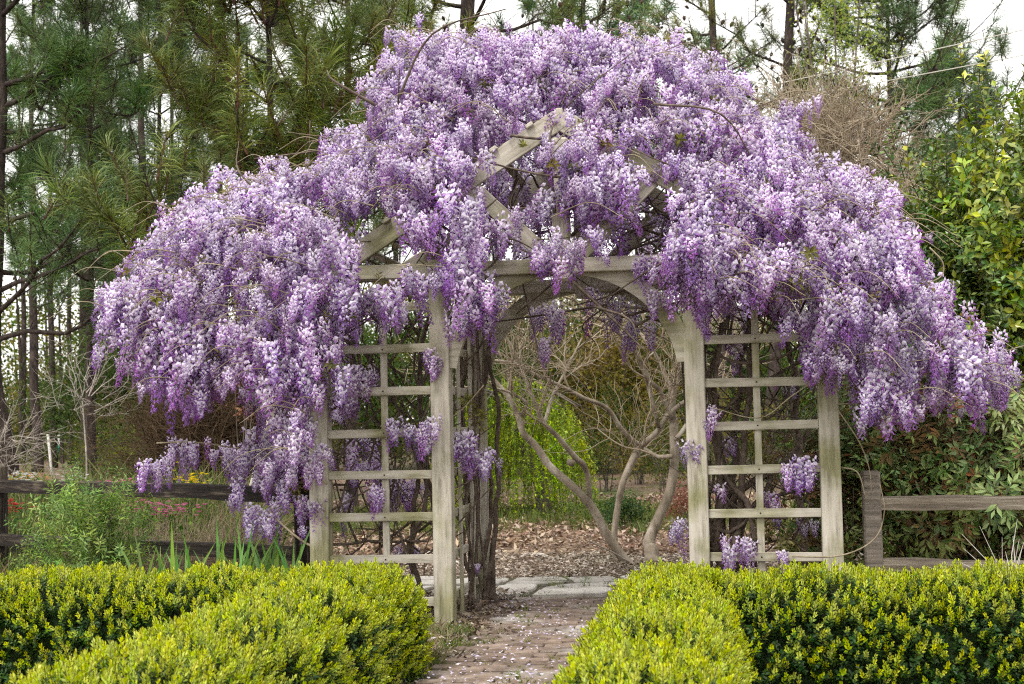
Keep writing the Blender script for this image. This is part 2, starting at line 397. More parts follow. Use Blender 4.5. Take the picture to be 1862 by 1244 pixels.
def p_brush(nn=110, L=.25, w=.0065, c0=(0.030, 0.095, 0.030), c1=(0.15, 0.24, 0.055)):
    """A bottle-brush shoot: long needles all round a stem, sweeping forward and drooping at the tips."""
    g = Geo(); g.tube([(0, 0, -.34), (0, 0, .08)], [.010, .006], 4, (.06, .042, .032), False)
    for i in range(nn):
        u = U(0, 1); az = U(0, 6.28); el = .15 + .95 * u ** 2 + U(-.2, .2)
        d = np.array([math.cos(az) * math.cos(el), math.sin(az) * math.cos(el), math.sin(el)]); b = np.array([0, 0, -.30 + .36 * u]); l_ = L * U(.8, 1.15)
        sd = xprod(d, rdir(1)[0]); sd /= np.linalg.norm(sd); mid = b + d * l_ * .55; tip = b + d * l_ * .95 + np.array([0, 0, -.22 * l_]); col = mixc(c0, c1, U(0, 1))
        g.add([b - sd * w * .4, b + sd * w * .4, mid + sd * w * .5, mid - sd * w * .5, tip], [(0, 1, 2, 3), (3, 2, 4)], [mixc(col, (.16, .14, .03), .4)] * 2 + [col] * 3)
    g.tube([(0, 0, -.36), (0, 0, -.32), (0, 0, -.28)], [.006, .014, .006], 5, (.07, .042, .03), False)
    return g
def p_cone():
    g = Geo(); g.tube([(0, 0, 0), (0, 0, -.03), (0, 0, -.07), (0, 0, -.11)], [.012, .034, .032, .006], 6, (.035, .022, .016)); return g
def p_raceme(L, Rm, n, seed_open):
    """Hanging wisteria raceme: pale open florets above, deeper buds towards the tip."""
    g = Geo(); g.tube([(0, 0, .03), (0, 0, -L * .5), (U(-.01, .01), U(-.01, .01), -L)], [.003, .0025, .001], 3, (.20, .20, .09), False)
    pale, mid, deep = (0.80, 0.70, 0.87), (0.58, 0.385, 0.70), (0.31, 0.115, 0.42)
    for i in range(n):
        if U(0, 1) < .12: continue
        u = ((i + .5) / n) ** 0.85; az = i * 2.399 + U(-.25, .25)
        r = Rm * (1 - u) ** 0.75 * U(.35, 1.25) + .008; z = -u * L + U(-.014, .014)
        o = np.array([math.cos(az), math.sin(az), 0]); p = o * r + np.array([0, 0, z + r * .25])
        opened = max(0.0, min(1.0, (seed_open - u) * 3.0 + U(-.3, .3)))
        s = .0135 + .0155 * opened * U(.75, 1.2)
        side = np.array([-o[1], o[0], 0]) + rdir(1)[0] * .35
        up = np.array([0, 0, 1.0]) + o * U(-.2, .5) + rdir(1)[0] * .25
        # banner petal: folded back, pale
        a = p - side * s * .62; b = p + side * s * .62; tp = p + up * s * .95 + o * s * .25; t1 = tp - side * s * .42; t2 = tp + side * s * .42
        cb = mixc(deep, mixc(mid, pale, min(1, opened * 1.1 + U(-.15, .25))), .25 + .75 * opened)
        cc = mixc(cb, (.84, .80, .88), .55 * opened)
        g.add([a, b, t2, t1, p + up * s * .4 + o * s * .55], [(0, 1, 4), (1, 2, 4), (2, 3, 4), (3, 0, 4)], [cb, cb, cb, cb, cc])
        # wings and keel: narrow, dark violet, pointing out and down
        k0 = p + o * s * .35; k1 = k0 + o * s * 1.0 + np.array([0, 0, -s * .75])
        ck = mixc(deep, mid, U(0, .7))
        g.add([k0 - side * s * .3, k0 + side * s * .3, k1, k0 + np.array([0, 0, -s * .5])], [(0, 1, 2), (0, 3, 2), (1, 2, 3)], ck)
    return g
def p_strand(L=1.0):
    g = Geo(); x = 0; pts = []
    for i in range(9):
        u = i / 8; pts.append((.10 * math.sin(u * 2) + U(-.01, .01), U(-.012, .012), -u * L))
    g.tube(pts, [.004] * 8 + [.001], 3, (.16, .18, .03), False)
    for i in range(46):
        u = U(0.02, 1); k = u * 8; a = int(min(7, k)); p = np.array(pts[a]) * (1 - k + a) + np.array(pts[a + 1]) * (k - a)
        d = rdir(1)[0] + np.array([0, 0, -.5]); LL = U(.045, .085)
        v, f = leaf_quad(p, d, (U(-.5, .5), U(-.5, .5), 1), LL, LL * .38)
        g.add(v, f, mixc((.18, .31, .012), (.52, .64, .03), U(0, 1)))
    return g
def p_litter(n, rad, cols, s0=.03, s1=.07):
    g = Geo()
    for i in range(n):
        p = np.array([U(-rad, rad), U(-rad, rad), U(.004, .035)]); d = np.array([U(-1, 1), U(-1, 1), U(-.25, .35)])
        nr = np.array([U(-.6, .6), U(-.6, .6), 1]); L = U(s0, s1)
        v, f = leaf_quad(p, d, nr, L, L * U(.25, .6), fold=U(-.2, .35)); g.add(v, f, cols[rng.integers(len(cols))])
    return g
def p_grass(n, h, w, c0, c1, spread=.05, lean=.35):
    g = Geo()
    for i in range(n):
        b = np.array([U(-spread, spread), U(-spread, spread), 0]); d = np.array([U(-lean, lean), U(-lean, lean), 1.0]); H = h * U(.5, 1.1)
        s = rdir(1)[0]; s[2] = 0; s /= np.linalg.norm(s) + 1e-9; m = b + d * H * .55; t = b + d * H + np.array([d[0], d[1], -.2]) * H * .3
        g.add([b - s * w / 2, b + s * w / 2, m + s * w * .4, m - s * w * .4, t], [(0, 1, 2, 3), (3, 2, 4)], mixc(c0, c1, U(0, 1)))
    return g
def p_blossom(n, rad, cols, s=.03, leaf=((.04, .10, .02), (.14, .26, .04)), nleaf=26, h=.25):
    g = Geo()
    for i in range(nleaf):
        p = np.array([U(-rad, rad), U(-rad, rad), U(0, h)]); v, f = leaf_quad(p, rdir(1)[0] + np.array([0, 0, .4]), (0, 0, 1), .08, .035); g.add(v, f, mixc(*leaf, U(0, 1)))
    for i in range(n):
        p = np.array([U(-rad, rad), U(-rad, rad), U(h * .75, h * 1.15)]); c = cols[rng.integers(len(cols))]
        for k in range(5):
            a = k * 1.257 + U(0, 1); v, f = leaf_quad(p, (math.cos(a), math.sin(a), .35), (0, 0, 1), s, s * .8); g.add(v, f, c)
    return g

# ================================================================== the setting
def sheet(name, x0, x1, y0, y1, z, mat, nx=1, ny=1):
    v = [(x0 + (x1 - x0) * i / nx, y0 + (y1 - y0) * j / ny, z) for j in range(ny + 1) for i in range(nx + 1)]
    f = [(j * (nx + 1) + i, j * (nx + 1) + i + 1, (j + 1) * (nx + 1) + i + 1, (j + 1) * (nx + 1) + i) for j in range(ny) for i in range(nx)]
    return tag(link(mesh_from(name, v, f, None, mat, False), name), kind='structure')
ground = sheet('ground', -450, 450, -60, 900, 0.0, MAT['ground'], 8, 8)
path = sheet('brick_path', -0.66, 0.70, -6.5, 1.62, 0.004, MAT['joint'])
patio = sheet('stone_paving', -3.2, 3.4, 1.62, 3.25, 0.004, MAT['joint'])

# bricks, running bond across the path
bv = []
for k in range(5):
    bm = bmesh.new(); bmesh.ops.create_cube(bm, size=1)
    for v in bm.verts: v.co = Vector((v.co.x * .218, v.co.y * .105, v.co.z * .04)) + Vector((U(-.004, .004), U(-.003, .003), U(-.003, .003)))
    bmesh.ops.bevel(bm, geom=list(bm.edges), offset=.007, segments=1, affect='EDGES')
    me = bpy.data.meshes.new('brick'); bm.to_mesh(me); bm.free(); me.materials.append(MAT['brick']); bv.append(me)
rows = int((1.58 + 3.0) / .117)
for j in range(rows):
    y = 1.55 - j * .117; off = (j % 2) * .115
    for i in range(-1, 7):
        x = -.66 + .115 + i * .230 + off
        if x - .109 < -.67 or x + .109 > .71: continue
        b = link(bv[(i * 7 + j * 3) % 5], 'brick', path)
        b.location = (x + U(-.004, .004), y + U(-.003, .003), .004 + U(-.005, .006)); b.rotation_euler = (U(-.015, .015), U(-.012, .012), U(-.012, .012))
# flagstones: jittered cells with open joints
gx, gy = np.linspace(-3.1, 3.3, 13), np.linspace(1.66, 3.2, 5)
GP = np.array([[[x + (U(-.16, .16) if 0 < i < 12 else 0), y + (U(-.11, .11) if 0 < j < 4 else U(-.05, .05)), 0] for i, x in enumerate(gx)] for j, y in enumerate(gy)])
for j in range(4):
    for i in range(12):
        q = np.array([GP[j, i], GP[j, i + 1], GP[j + 1, i + 1], GP[j + 1, i]]); c = q.mean(0)
        ring = []
        for k in range(4):
            a, b = q[k], q[(k + 1) % 4]; ring += [a + (b - a) * .12, a + (b - a) * .5 + rdir(1)[0] * .02, a + (b - a) * .88]
        ring = np.array(ring); ring[:, 2] = 0; ring = c + (ring - c) * .87
        top = c + (ring - c) * .965; h = .026 + U(-.012, .016); n = len(ring)
        v = np.concatenate([ring, ring + [0, 0, h - .006], top + [0, 0, h]]) - c
        f = [tuple(2 * n + k for k in range(n))]
        for s_ in (0, 1): f += [(s_ * n + k, s_ * n + (k + 1) % n, (s_ + 1) * n + (k + 1) % n, (s_ + 1) * n + k) for k in range(n)]
        o = link(mesh_from('flagstone', v, f, None, MAT['flag'], False), 'flagstone', patio); o.location = (c[0], c[1], .002); o.rotation_euler = (U(-.03, .03), U(-.02, .02), 0)

# ================================================================== arbor
arbor = thing('garden_arbor', 'weathered cream wooden arbor with gabled top, arched entry and trellis wings', 'arbor')
A = MAT['arbor']; PX, OX, D, PW = .915, 1.83, 1.5, .14
BZ = 2.58                                              # centre height of the cross beams
for x in (-OX, -PX, PX, OX): board('post', A, arbor, (x, 0, -.15), (x, 0, 2.66), PW, PW)
for x in (-PX, PX): board('post', A, arbor, (x, D, -.15), (x, D, 2.66), PW, PW)
for y, x0, x1 in ((-.088, -2.05, 2.05), (D - .088, -1.5, 1.5)):
    board('cross_beam', A, arbor, (x0, y, BZ), (x1, y, BZ), .105, .036)
    board('cross_beam', A, arbor, (x0, y + .176, BZ), (x1, y + .176, BZ), .105, .036)
for y in (-.105, D - .105):
    kp = board('king_post', A, arbor, (0, y, BZ - .115), (0, y, 3.50), .13, .07, bevel=.018)
    nk, bl = Geo(), Geo()
    nk.tube([(0, 0, .02), (0, 0, -.035)], .018, 8)
    o = nk.build('pendant_neck', A, kp); o.matrix_parent_inverse = kp.matrix_local.inverted(); o.location = (0, y, BZ - .115)
    pr = [(.02 + .035 * 0, -.03)] + [(.048 * math.sin(a), -.080 + .048 * math.cos(a)) for a in np.linspace(.35, math.pi - .01, 9)]
    bl.tube([(0, 0, z) for r_, z in pr], [max(r_, .002) for r_, z in pr], 14)
    o = bl.build('pendant_ball', A, kp); o.matrix_parent_inverse = kp.matrix_local.inverted(); o.location = (0, y, BZ - .115)
    for s in (-1, 1):
        board('rafter', A, arbor, (s * 1.72, y + .035, 2.60), (s * .0, y + .035 + s * .002, 3.64), .15, .04, bevel=.005)
        board('strut', A, arbor, (s * .70, y + .055, 3.22), (s * .06, y + .055 + s * .002, 2.60), .12, .038, bevel=.005)
        # curved brace between post and beam
        n = 14; vs_, f = [], []
        for k in range(n + 1):
            t = R(7 + 77 * k / n); ci, si = math.cos(t), math.sin(t)
            for (ra, rb) in ((.80, .745), (.93, .875)):
                for dy in (-.028, .028): vs_.append((s * ra * ci, y + .10 + dy, 1.775 + rb * si))
        for k in range(n):
            a = k * 4; b = a + 4
            f += [(a, a + 1, b + 1, b), (a + 2, b + 2, b + 3, a + 3), (a, b, b + 2, a + 2), (a + 1, a + 3, b + 3, b + 1)]
        f += [(0, 2, 3, 1), (n * 4, n * 4 + 1, n * 4 + 3, n * 4 + 2)]
        o = link(mesh_from('arch_brace', vs_, f, None, A, False), 'arch_brace', arbor)
board('ridge_beam', A, arbor, (0, -.09, 3.66), (0, D + .1, 3.66), .12, .05, side=(1, 0, 0))
for s in (-1, 1):
    for k in range(6):
        u = .10 + .155 * k; x, z = s * 1.72 * (1 - u), 2.60 + 1.04 * u + .09
        board('roof_batten', A, arbor, (x, -.13, z), (x, D + .10, z), .06, .03, side=(s * .52, 0, .85))
RZ = [.19 + .305 * i for i in range(8)]
for s in (-1, 1):                                       # front wings
    xa, xb = s * (PX + .07), s * (OX - .07)
    for z in RZ: board('rung', A, arbor, (xa, -.028, z + U(-.004, .004)), (xb, -.028, z + U(-.004, .004)), .062, .024, bevel=.003)
    xm = (xa + xb) / 2 + s * -.03
    board('upright_slat', A, arbor, (xm, .002, .10), (xm, .002, 2.55), .05, .026, bevel=.003)
    for z in RZ:                                        # side trellis between front and back posts
        board('rung', A, arbor, (s * PX, .07, z), (s * PX, D - .07, z), .06, .024, side=(1, 0, 0), bevel=.003)
    for yy in (.5, 1.0):
        board('upright_slat', A, arbor, (s * (PX - .03), yy, .03), (s * (PX - .03), yy, 2.5), .045, .024, side=(1, 0, 0), bevel=.003)
sc_g = Geo()                                            # screw heads where rung crosses slat
for s in (-1, 1):
    xm = s * (PX + OX) / 2 - s * .03
    for z in RZ: sc_g.tube([(xm, -.040, z), (xm, -.0435, z)], .006, 6)
tag(sc_g.build('screw_head', plain('rusty screw', (.05, .04, .03)), arbor), kind='stuff')

# ================================================================== fences
def fence(name, label, posts, rails, rmat, pmat):
    t = thing(name, label, 'fence', loc=(posts[0][0], posts[0][1], 0))
    for (x, y, h, w) in posts: board('post', pmat, t, (x, y, -.2), (x, y, h), w, w, bevel=.012)
    for (a, b, h, d) in rails:
        a, b = np.array(a), np.array(b); n = 10; g = Geo(); L = np.linalg.norm(b - a); x = (b - a) / L; yv = xprod([0, 0, 1.0], x); yv /= np.linalg.norm(yv)
        V = []
        for k in range(n + 1):
            c = a + (b - a) * k / n + np.array([0, 0, U(-.008, .008)]); hh, dd = h * U(.9, 1.06), d * U(.92, 1.05)
            for (sy, sz) in ((-1, -.85), (1, -.9), (1, .9), (.3, 1.05), (-1, .8)): V.append(c + yv * sy * dd / 2 + np.array([0, 0, sz * hh / 2]))
        m = 5; f = [(k * m + j, k * m + (j + 1) % m, (k + 1) * m + (j + 1) % m, (k + 1) * m + j) for k in range(n) for j in range(m)]
        f += [tuple(range(m)), tuple(n * m + m - 1 - j for j in range(m))]
        V = np.array(V); org = a
        # local axes along the rail so the grain follows it
        M3 = np.array([x, yv, xprod(x, yv)])
        o = link(mesh_from('rail', (V - org) @ M3.T, f, None, rmat, False), 'rail', t)
        m4 = Matrix([list(c) for c in M3.T]).to_4x4(); m4.translation = Vector(org) - Vector(t.location); o.matrix_local = m4
    return t
La, Lb = np.array([-2.08, .40]), np.array([-5.95, 2.95]); Lc = Lb + (Lb - La) * .9
fence('rail_fence', 'dark weathered split rail fence with two mossy rails beside flower bed',
      [(*La, 1.12, .13), (*Lb, 1.15, .14), (*Lc, 1.15, .14)],
      [((*La, .95), (*Lb, .95), .125, .10), ((*Lb, .95), (*Lc, .97), .125, .10), ((*La, .50), (*Lb, .43), .115, .09), ((*Lb, .43), (*Lc, .45), .115, .09)],
      MAT['rail_dark'], MAT['rail_dark'])
Ra, Rb = np.array([2.13, .28]), np.array([5.1, -.05])
fence('rail_fence', 'grey square post and rail fence with pale rails in front of nandina',
      [(*Ra, 1.07, .125), (*Rb, 1.07, .125)],
      [((*Ra, .83), (*Rb, .86), .105, .085), ((*Ra, .40), (*Rb, .37), .10, .085)], MAT['rail_grey'], MAT['post_grey'])

# ================================================================== box hedges
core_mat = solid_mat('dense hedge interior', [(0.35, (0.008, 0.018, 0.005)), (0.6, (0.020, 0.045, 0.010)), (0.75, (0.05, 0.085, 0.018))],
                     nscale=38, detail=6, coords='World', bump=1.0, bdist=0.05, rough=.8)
def rbox(p, c, hs, r):
    """Push points of a box to the rounded box of half size hs; returns position and normal."""
    q = np.clip(p - c, -(hs - r), hs - r); d = (p - c) - q; d /= np.linalg.norm(d, axis=1)[:, None] + 1e-9
    return c + q + d * r, d
def box_points(c, hs, n):
    a = np.array([hs[0] * hs[1], hs[0] * hs[2], hs[0] * hs[2], hs[1] * hs[2], hs[1] * hs[2]]); k = rng.choice(5, n, p=a / a.sum())
    p = U(-1, 1, (n, 3)) * hs
    for i, (ax, sg) in enumerate(((2, 1), (1, -1), (1, 1), (0, -1), (0, 1))): p[k == i, ax] = sg * hs[ax]
    return p + c
SPRIG = [p_box_sprig() for _ in range(6)]; DARK = [p_box_dark() for _ in range(3)]
def hedge(name, label, boxes):
    t = thing(name, label, 'hedge', 'clipped box hedges by the path')
    P, Nn = [], []
    for bi, (x0, x1, y0, y1, H) in enumerate(boxes):
        c = np.array([(x0 + x1) / 2, (y0 + y1) / 2, H / 2 - .1]); hs = np.array([(x1 - x0) / 2, (y1 - y0) / 2, H / 2 + .1]); r = .24
        area = 4 * (hs[0] * hs[1] + 2 * hs[0] * hs[2] + 2 * hs[1] * hs[2])
        p, nn = rbox(box_points(c, hs, int(area * 820)), c, hs, r)
        keep = p[:, 2] > .02
        for bj, (a0, a1, b0, b1, h2) in enumerate(boxes):
            if bj != bi: keep &= ~((p[:, 0] > a0 + .08) & (p[:, 0] < a1 - .08) & (p[:, 1] > b0 + .08) & (p[:, 1] < b1 - .08) & (p[:, 2] < h2 - .03))
        P.append(p[keep]); Nn.append(nn[keep])
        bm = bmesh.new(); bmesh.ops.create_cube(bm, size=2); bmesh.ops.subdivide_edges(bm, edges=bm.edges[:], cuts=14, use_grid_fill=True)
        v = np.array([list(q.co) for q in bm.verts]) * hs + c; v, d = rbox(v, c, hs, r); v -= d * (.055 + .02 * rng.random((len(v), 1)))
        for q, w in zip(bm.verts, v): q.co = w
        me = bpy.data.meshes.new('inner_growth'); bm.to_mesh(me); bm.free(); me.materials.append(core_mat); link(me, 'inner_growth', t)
    P, Nn = np.concatenate(P), np.concatenate(Nn)
    # gentle unevenness of the clipped face
    wob = .018 * (np.sin(P[:, 0] * 7.1 + P[:, 2] * 5) + np.sin(P[:, 1] * 6.3 + 2) + np.sin((P[:, 0] + P[:, 1]) * 11))
    P = P + Nn * (wob[:, None] + U(-.045, .02, (len(P), 1)))
    d = Nn * .8 + np.array([0, 0, .75]) + rng.normal(size=P.shape) * .22
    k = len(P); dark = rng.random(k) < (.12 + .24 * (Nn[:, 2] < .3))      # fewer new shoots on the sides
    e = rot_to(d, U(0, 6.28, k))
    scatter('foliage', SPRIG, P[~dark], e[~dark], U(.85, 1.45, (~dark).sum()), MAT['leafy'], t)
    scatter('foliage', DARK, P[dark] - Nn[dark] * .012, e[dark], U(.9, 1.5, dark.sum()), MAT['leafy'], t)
    return t
hedge('box_hedge', 'clipped yellow-green box hedge in front of the dark split rail fence', [(-4.6, -.74, -2.38, -1.50, .535), (-1.50, -.72, -5.7, -1.55, .545)])
hedge('box_hedge', 'clipped yellow-green box hedge in front of the grey post and rail fence', [(.50, 4.2, -2.34, -1.40, .51), (.48, 1.12, -5.7, -1.5, .53)])

# ================================================================== wisteria
wist = thing('wisteria_vine', 'huge blooming lilac wisteria vine smothering the wooden arbor', 'wisteria')
OUT = np.array([(195, 590), (192, 540), (205, 500), (250, 450), (300, 392), (370, 352), (430, 332), (520, 300), (585, 300), (640, 262), (690, 190), (676, 130), (700, 85),
    (760, 62), (830, 72), (900, 68), (1000, 60), (1100, 68), (1180, 64), (1240, 92), (1290, 125), (1335, 145), (1350, 195), (1400, 215), (1440, 255), (1500, 292), (1560, 320),
    (1625, 332), (1660, 380), (1688, 430), (1700, 500), (1722, 560), (1700, 596), (1770, 625), (1830, 672), (1835, 720), (1800, 740), (1752, 705), (1700, 645), (1722, 700),
    (1660, 780), (1620, 770), (1560, 740), (1520, 700), (1500, 600), (1440, 575), (1280, 535), (1262, 560), (1240, 510), (1100, 480), (1000, 500), (900, 480), (880, 520), (800, 540),
    (770, 540), (690, 575), (600, 590), (590, 700), (560, 860), (505, 860), (540, 760), (480, 705), (430, 690), (350, 720), (330, 765), (300, 740), (270, 685), (230, 682)], float)
TOP = OUT[1:33]
def inside(p, poly):
    x, y = p[:, 0], p[:, 1]; r = np.zeros(len(p), bool); j = len(poly) - 1
    for i in range(len(poly)):
        xi, yi = poly[i]; xj, yj = poly[j]
        with np.errstate(divide='ignore', invalid='ignore'):
            r ^= ((yi > y) != (yj > y)) & (x < (xj - xi) * (y - yi) / (yj - yi + 1e-9) + xi)
        j = i
    return r
def top_at(px): return np.interp(px, np.maximum.accumulate(TOP[:, 0]), TOP[:, 1])
def y_front(px, py):                                # how far the mound's face leans back over the arbor
    t = np.clip((540 - py) / np.maximum(60, 540 - top_at(px)), 0, 1)
    wing = np.clip(np.maximum((560 - px) / 330, (px - 1520) / 330), 0, 1)
    return -.62 + 1.35 * t ** 2 * (1 - .45 * wing) + .25 * wing
def weight(p):
    w = np.ones(len(p)); x, y = p[:, 0], p[:, 1]
    for (cx, cy_, rx, ry, k) in ((920, 345, 72, 82, .02), (1188, 375, 58, 75, .03), (1005, 420, 55, 65, .03), (1105, 440, 60, 40, .06), (985, 255, 30, 30, .2), (710, 500, 80, 26, .04), (890, 492, 85, 26, .06), (1140, 490, 95, 45, .03), (1010, 520, 200, 40, .03), (1420, 465, 60, 14, .3),
                                 (1330, 590, 70, 40, .5), (470, 600, 50, 60, .7), (1420, 470, 60, 20, .5), (1620, 665, 130, 85, .28), (690, 590, 90, 40, .6)):
        w = np.where(((x - cx) / rx) ** 2 + ((y - cy_) / ry) ** 2 < 1, np.minimum(w, k), w)
    w = np.where((x > 645) & (x < 1005) & (np.abs(y - 497) < 60), np.minimum(w, .07), w)        # the cross beam stays clear
    w = np.where((x > 1058) & (x < 1220) & (np.abs(y - 480) < 60), np.minimum(w, .05), w)
    nz = np.sin(x * .041 + 1.3 * np.sin(y * .023)) + np.sin(y * .055 + 1.7 * np.sin(x * .019) + 2) + .7 * np.sin((x + y) * .083) + .7 * np.sin((x - 1.3 * y) * .067 + 1)
    return w * np.clip(.62 + .30 * nz, .10, 1)                   # heavier and thinner patches
def sample(n):
    out = []
    while sum(map(len, out)) < n:
        p = np.stack([U(185, 1840, 4000), U(55, 870, 4000)], 1); p = p[inside(p, OUT)]
        w = np.minimum(weight(p), np.minimum(weight(p + [0, 38]), weight(p - [0, 25]))); p = p[rng.random(len(p)) < w]; out.append(p)
    return np.concatenate(out)[:n]
OUT[:, 0] = 1005 + (OUT[:, 0] - 1005) * .978; TOP = OUT[1:33]
clumps = []                                        # point, count, spread (m), scale, front?
for px, py in sample(590):
    yy = float(y_front(px, py)) + U(-.08, .12)
    clumps.append((at_y(px, max(py - 36, top_at(px) + 22), yy), int(rng.integers(3, 8)), .082, U(.5, .95) * (1.12 if py > 380 else 1), 1 if py < 360 else 3))
for px, py in sample(300):                          # the body of the mound behind its face, and its rear side
    yf = float(y_front(px, py)); t = (py - top_at(px)) / 200
    yy = U(yf + .2, max(yf + .35, min(2.1, yf + .3 + 2.0 * t)))
    clumps.append((at_y(px, py - 30 + 25 * (yy - yf), yy), int(rng.integers(3, 7)), .09, U(.55, .95), 0))
for k in range(36):                                 # blossom on the rear slope behind the gable
    clumps.append((at_y(U(800, 1280), U(210, 450), U(1.1, 2.1)), int(rng.integers(4, 8)), .10, U(.7, 1.0), 0))
for k in range(150):                                # thin wisps that fray the outline
    px = U(200, 1700); py = float(top_at(px)); yy = float(y_front(px, py + 12)) + U(-.2, .2)
    clumps.append((at_y(px + U(-8, 8), py + U(2, 26), yy), int(rng.integers(1, 3)), .05, U(.32, .6), 0))
for px, py, n, sp, sc_, yy in (                     # bunches that hang free of the mass, by eye
    (855, 512, 16, .12, 1.25, -.46), (850, 548, 9, .10, 1.05, -.46), (885, 530, 5, .05, 1.0, -.42), (1010, 190, 8, .1, 1.0, .1), (985, 215, 5, .07, .9, .05), (905, 215, 5, .07, .9, .1), (925, 225, 4, .06, .9, .05), (1040, 225, 8, .09, 1.0, .05), (1020, 250, 4, .06, .9, .0), (975, 440, 3, .04, 1.0, -.2), (990, 470, 3, .03, .9, -.18), (1005, 560, 4, .04, 1.0, .5), (990, 620, 3, .025, .85, .5), (1060, 460, 3, .05, .9, -.2),
    (970, 570, 3, .04, .8, .8), (1080, 530, 3, .05, .9, .9), (1130, 540, 5, .08, .9, 1.1), (1160, 600, 4, .06, .8, 1.0), (1190, 535, 3, .03, .9, -.1), (1180, 470, 3, .03, .9, -.2), (1165, 480, 2, .03, .8, -.2),
    (1265, 480, 5, .05, 1.1, -.3), (1275, 545, 4, .04, .9, -.25), (1330, 610, 3, .03, .9, .2), (1460, 560, 8, .09, 1.1, -.35), (1500, 610, 7, .06, 1.2, -.33), (1510, 660, 4, .04, .9, -.3),
    (1300, 750, 3, .05, .7, -.1), (1265, 800, 3, .05, .7, -.1), (1430, 845, 2, .015, .95, -.08), (1463, 838, 3, .02, .95, -.08), (1390, 900, 2, .03, .6, .1), (1335, 985, 4, .045, .8, -.1), (1358, 985, 3, .03, .85, -.1),
    (1420, 1000, 3, .02, .7, -.1), (1470, 950, 3, .04, .7, .2), (1285, 890, 3, .05, .7, .0), (1230, 950, 4, .03, .9, .35), (1420, 690, 3, .05, .7, .5), (1410, 940, 2, .03, .6, .2), (1320, 800, 2, .04, .6, .4),
    (640, 672, 6, .07, .9, -.12), (615, 720, 5, .05, .9, -.10), (655, 690, 4, .05, .9, -.1), (620, 545, 4, .06, .85, -.2), (665, 545, 5, .06, .9, -.25), (705, 560, 5, .05, .9, -.15),
    (740, 775, 5, .06, .85, -.12), (775, 775, 6, .05, .85, -.14), (790, 640, 3, .03, .8, -.12), (680, 895, 4, .035, .8, -.07), (640, 850, 6, .07, .9, .5), (730, 880, 7, .08, 1.0, .6), (700, 900, 5, .06, .9, .7), (760, 880, 5, .05, .9, .6),
    (690, 860, 6, .08, .9, .9), (640, 910, 4, .06, .8, .5), (725, 1000, 2, .02, .8, .4), (755, 1000, 2, .02, .8, .5), (650, 800, 5, .07, .9, .4), (560, 690, 6, .05, 1.0, -.2), (548, 640, 6, .05, 1.0, -.25),
    (845, 795, 7, .045, 1.15, .15), (865, 830, 3, .03, .9, .2), (890, 830, 3, .06, .7, .8), (870, 1030, 2, .01, .6, .8), 
    (330, 690, 6, .06, 1.2, .0), (345, 660, 5, .05, 1.1, .0), (380, 650, 5, .06, 1.1, .1), (478, 728, 7, .06, .8, .1), (230, 655, 3, .03, .7, .0), (320, 620, 5, .06, 1.0, .1), (275, 640, 5, .06, .8, .1),
    (300, 810, 4, .06, .7, .3), (340, 808, 5, .06, .8, .3), (380, 815, 5, .06, .8, .3), (425, 820, 4, .06, .8, .25), (270, 850, 4, .05, .8, .3), (290, 840, 4, .05, .8, .35), (455, 830, 5, .06, .9, .2), (500, 800, 7, .08, 1.0, .15),
    (530, 810, 7, .08, 1.0, .1), (545, 760, 7, .07, 1.0, .0), (520, 850, 7, .08, .9, .1), (480, 860, 5, .06, .8, .15), (430, 870, 3, .04, .8, .2), (580, 820, 6, .05, 1.0, .1), (470, 930, 5, .05, .9, .05),
    (485, 940, 3, .03, .9, .0), (540, 910, 4, .04, .8, .05), (575, 915, 4, .025, .85, -.1), (500, 900, 4, .06, .8, .1), (550, 960, 2, .02, .6, .0), (425, 900, 3, .04, .7, .2),
    (1640, 700, 5, .05, .9, .0), (1660, 730, 4, .04, .8, .0), (1600, 720, 4, .06, .8, -.05), (1570, 690, 5, .07, .9, -.15), (1540, 660, 5, .07, 1.0, -.2), (1760, 640, 6, .07, .9, .1), (1790, 660, 7, .06, .9, .1),
    (1815, 670, 7, .05, .9, .1), (1820, 690, 4, .03, .8, .1), (1740, 650, 6, .06, .8, .1), (1640, 600, 4, .05, .7, .0), (1690, 615, 4, .05, .7, .1), (1705, 520, 4, .04, .8, .2), (1700, 560, 3, .04, .7, .2), (1650, 560, 5, .06, .8, .0),
    (610, 245, 5, .05, .7, .35), (600, 270, 3, .04, .7, .3), (640, 240, 4, .04, .7, .35), (1440, 200, 4, .05, .8, .6), (1475, 185, 3, .03, .6, .6), (1450, 195, 3, .04, .8, .6), (770, 300, 6, .08, 1.0, .0),
    (880, 400, 6, .07, 1.0, -.25), (920, 400, 6, .07, 1.0, -.3), (1080, 320, 9, .11, 1.15, -.1), (1050, 350, 8, .10, 1.1, -.15), (1100, 360, 8, .09, 1.1, -.2), (895, 310, 3, .03, .9, .1), (910, 330, 3, .03, .9, .1), (960, 380, 2, .02, .9, .0)):
    clumps.append((at_y(px, py, yy), n, sp, sc_, 2))
RP, RS, RT_, RF = [], [], [], []
for c, n, sp, sc_, fr in clumps:
    o = rng.normal(size=(n, 3)) * np.array([sp, sp, sp * .75]); q = c + o
    RP.append(q); RS.append(sc_ * U(.6, 1.12, n) * (.88 if fr == 2 else 1)); RF.append(np.full(n, fr))
    RT_.append(np.stack([-o[:, 0] * 1.6, -o[:, 1] * 1.6, np.ones(n)], 1) + rng.normal(size=(n, 3)) * (.12 if fr >= 2 else .24))
RP, RS, RT_, RF = map(np.concatenate, (RP, RS, RT_, RF))
RE = rot_to(RT_, U(0, 6.28, len(RP)))
RAC = [p_raceme(.28, .062, 66, .85), p_raceme(.33, .056, 72, .70), p_raceme(.25, .060, 58, 1.0), p_raceme(.36, .050, 70, .55), p_raceme(.20, .052, 46, .8), p_raceme(.30, .066, 70, 1.05)]
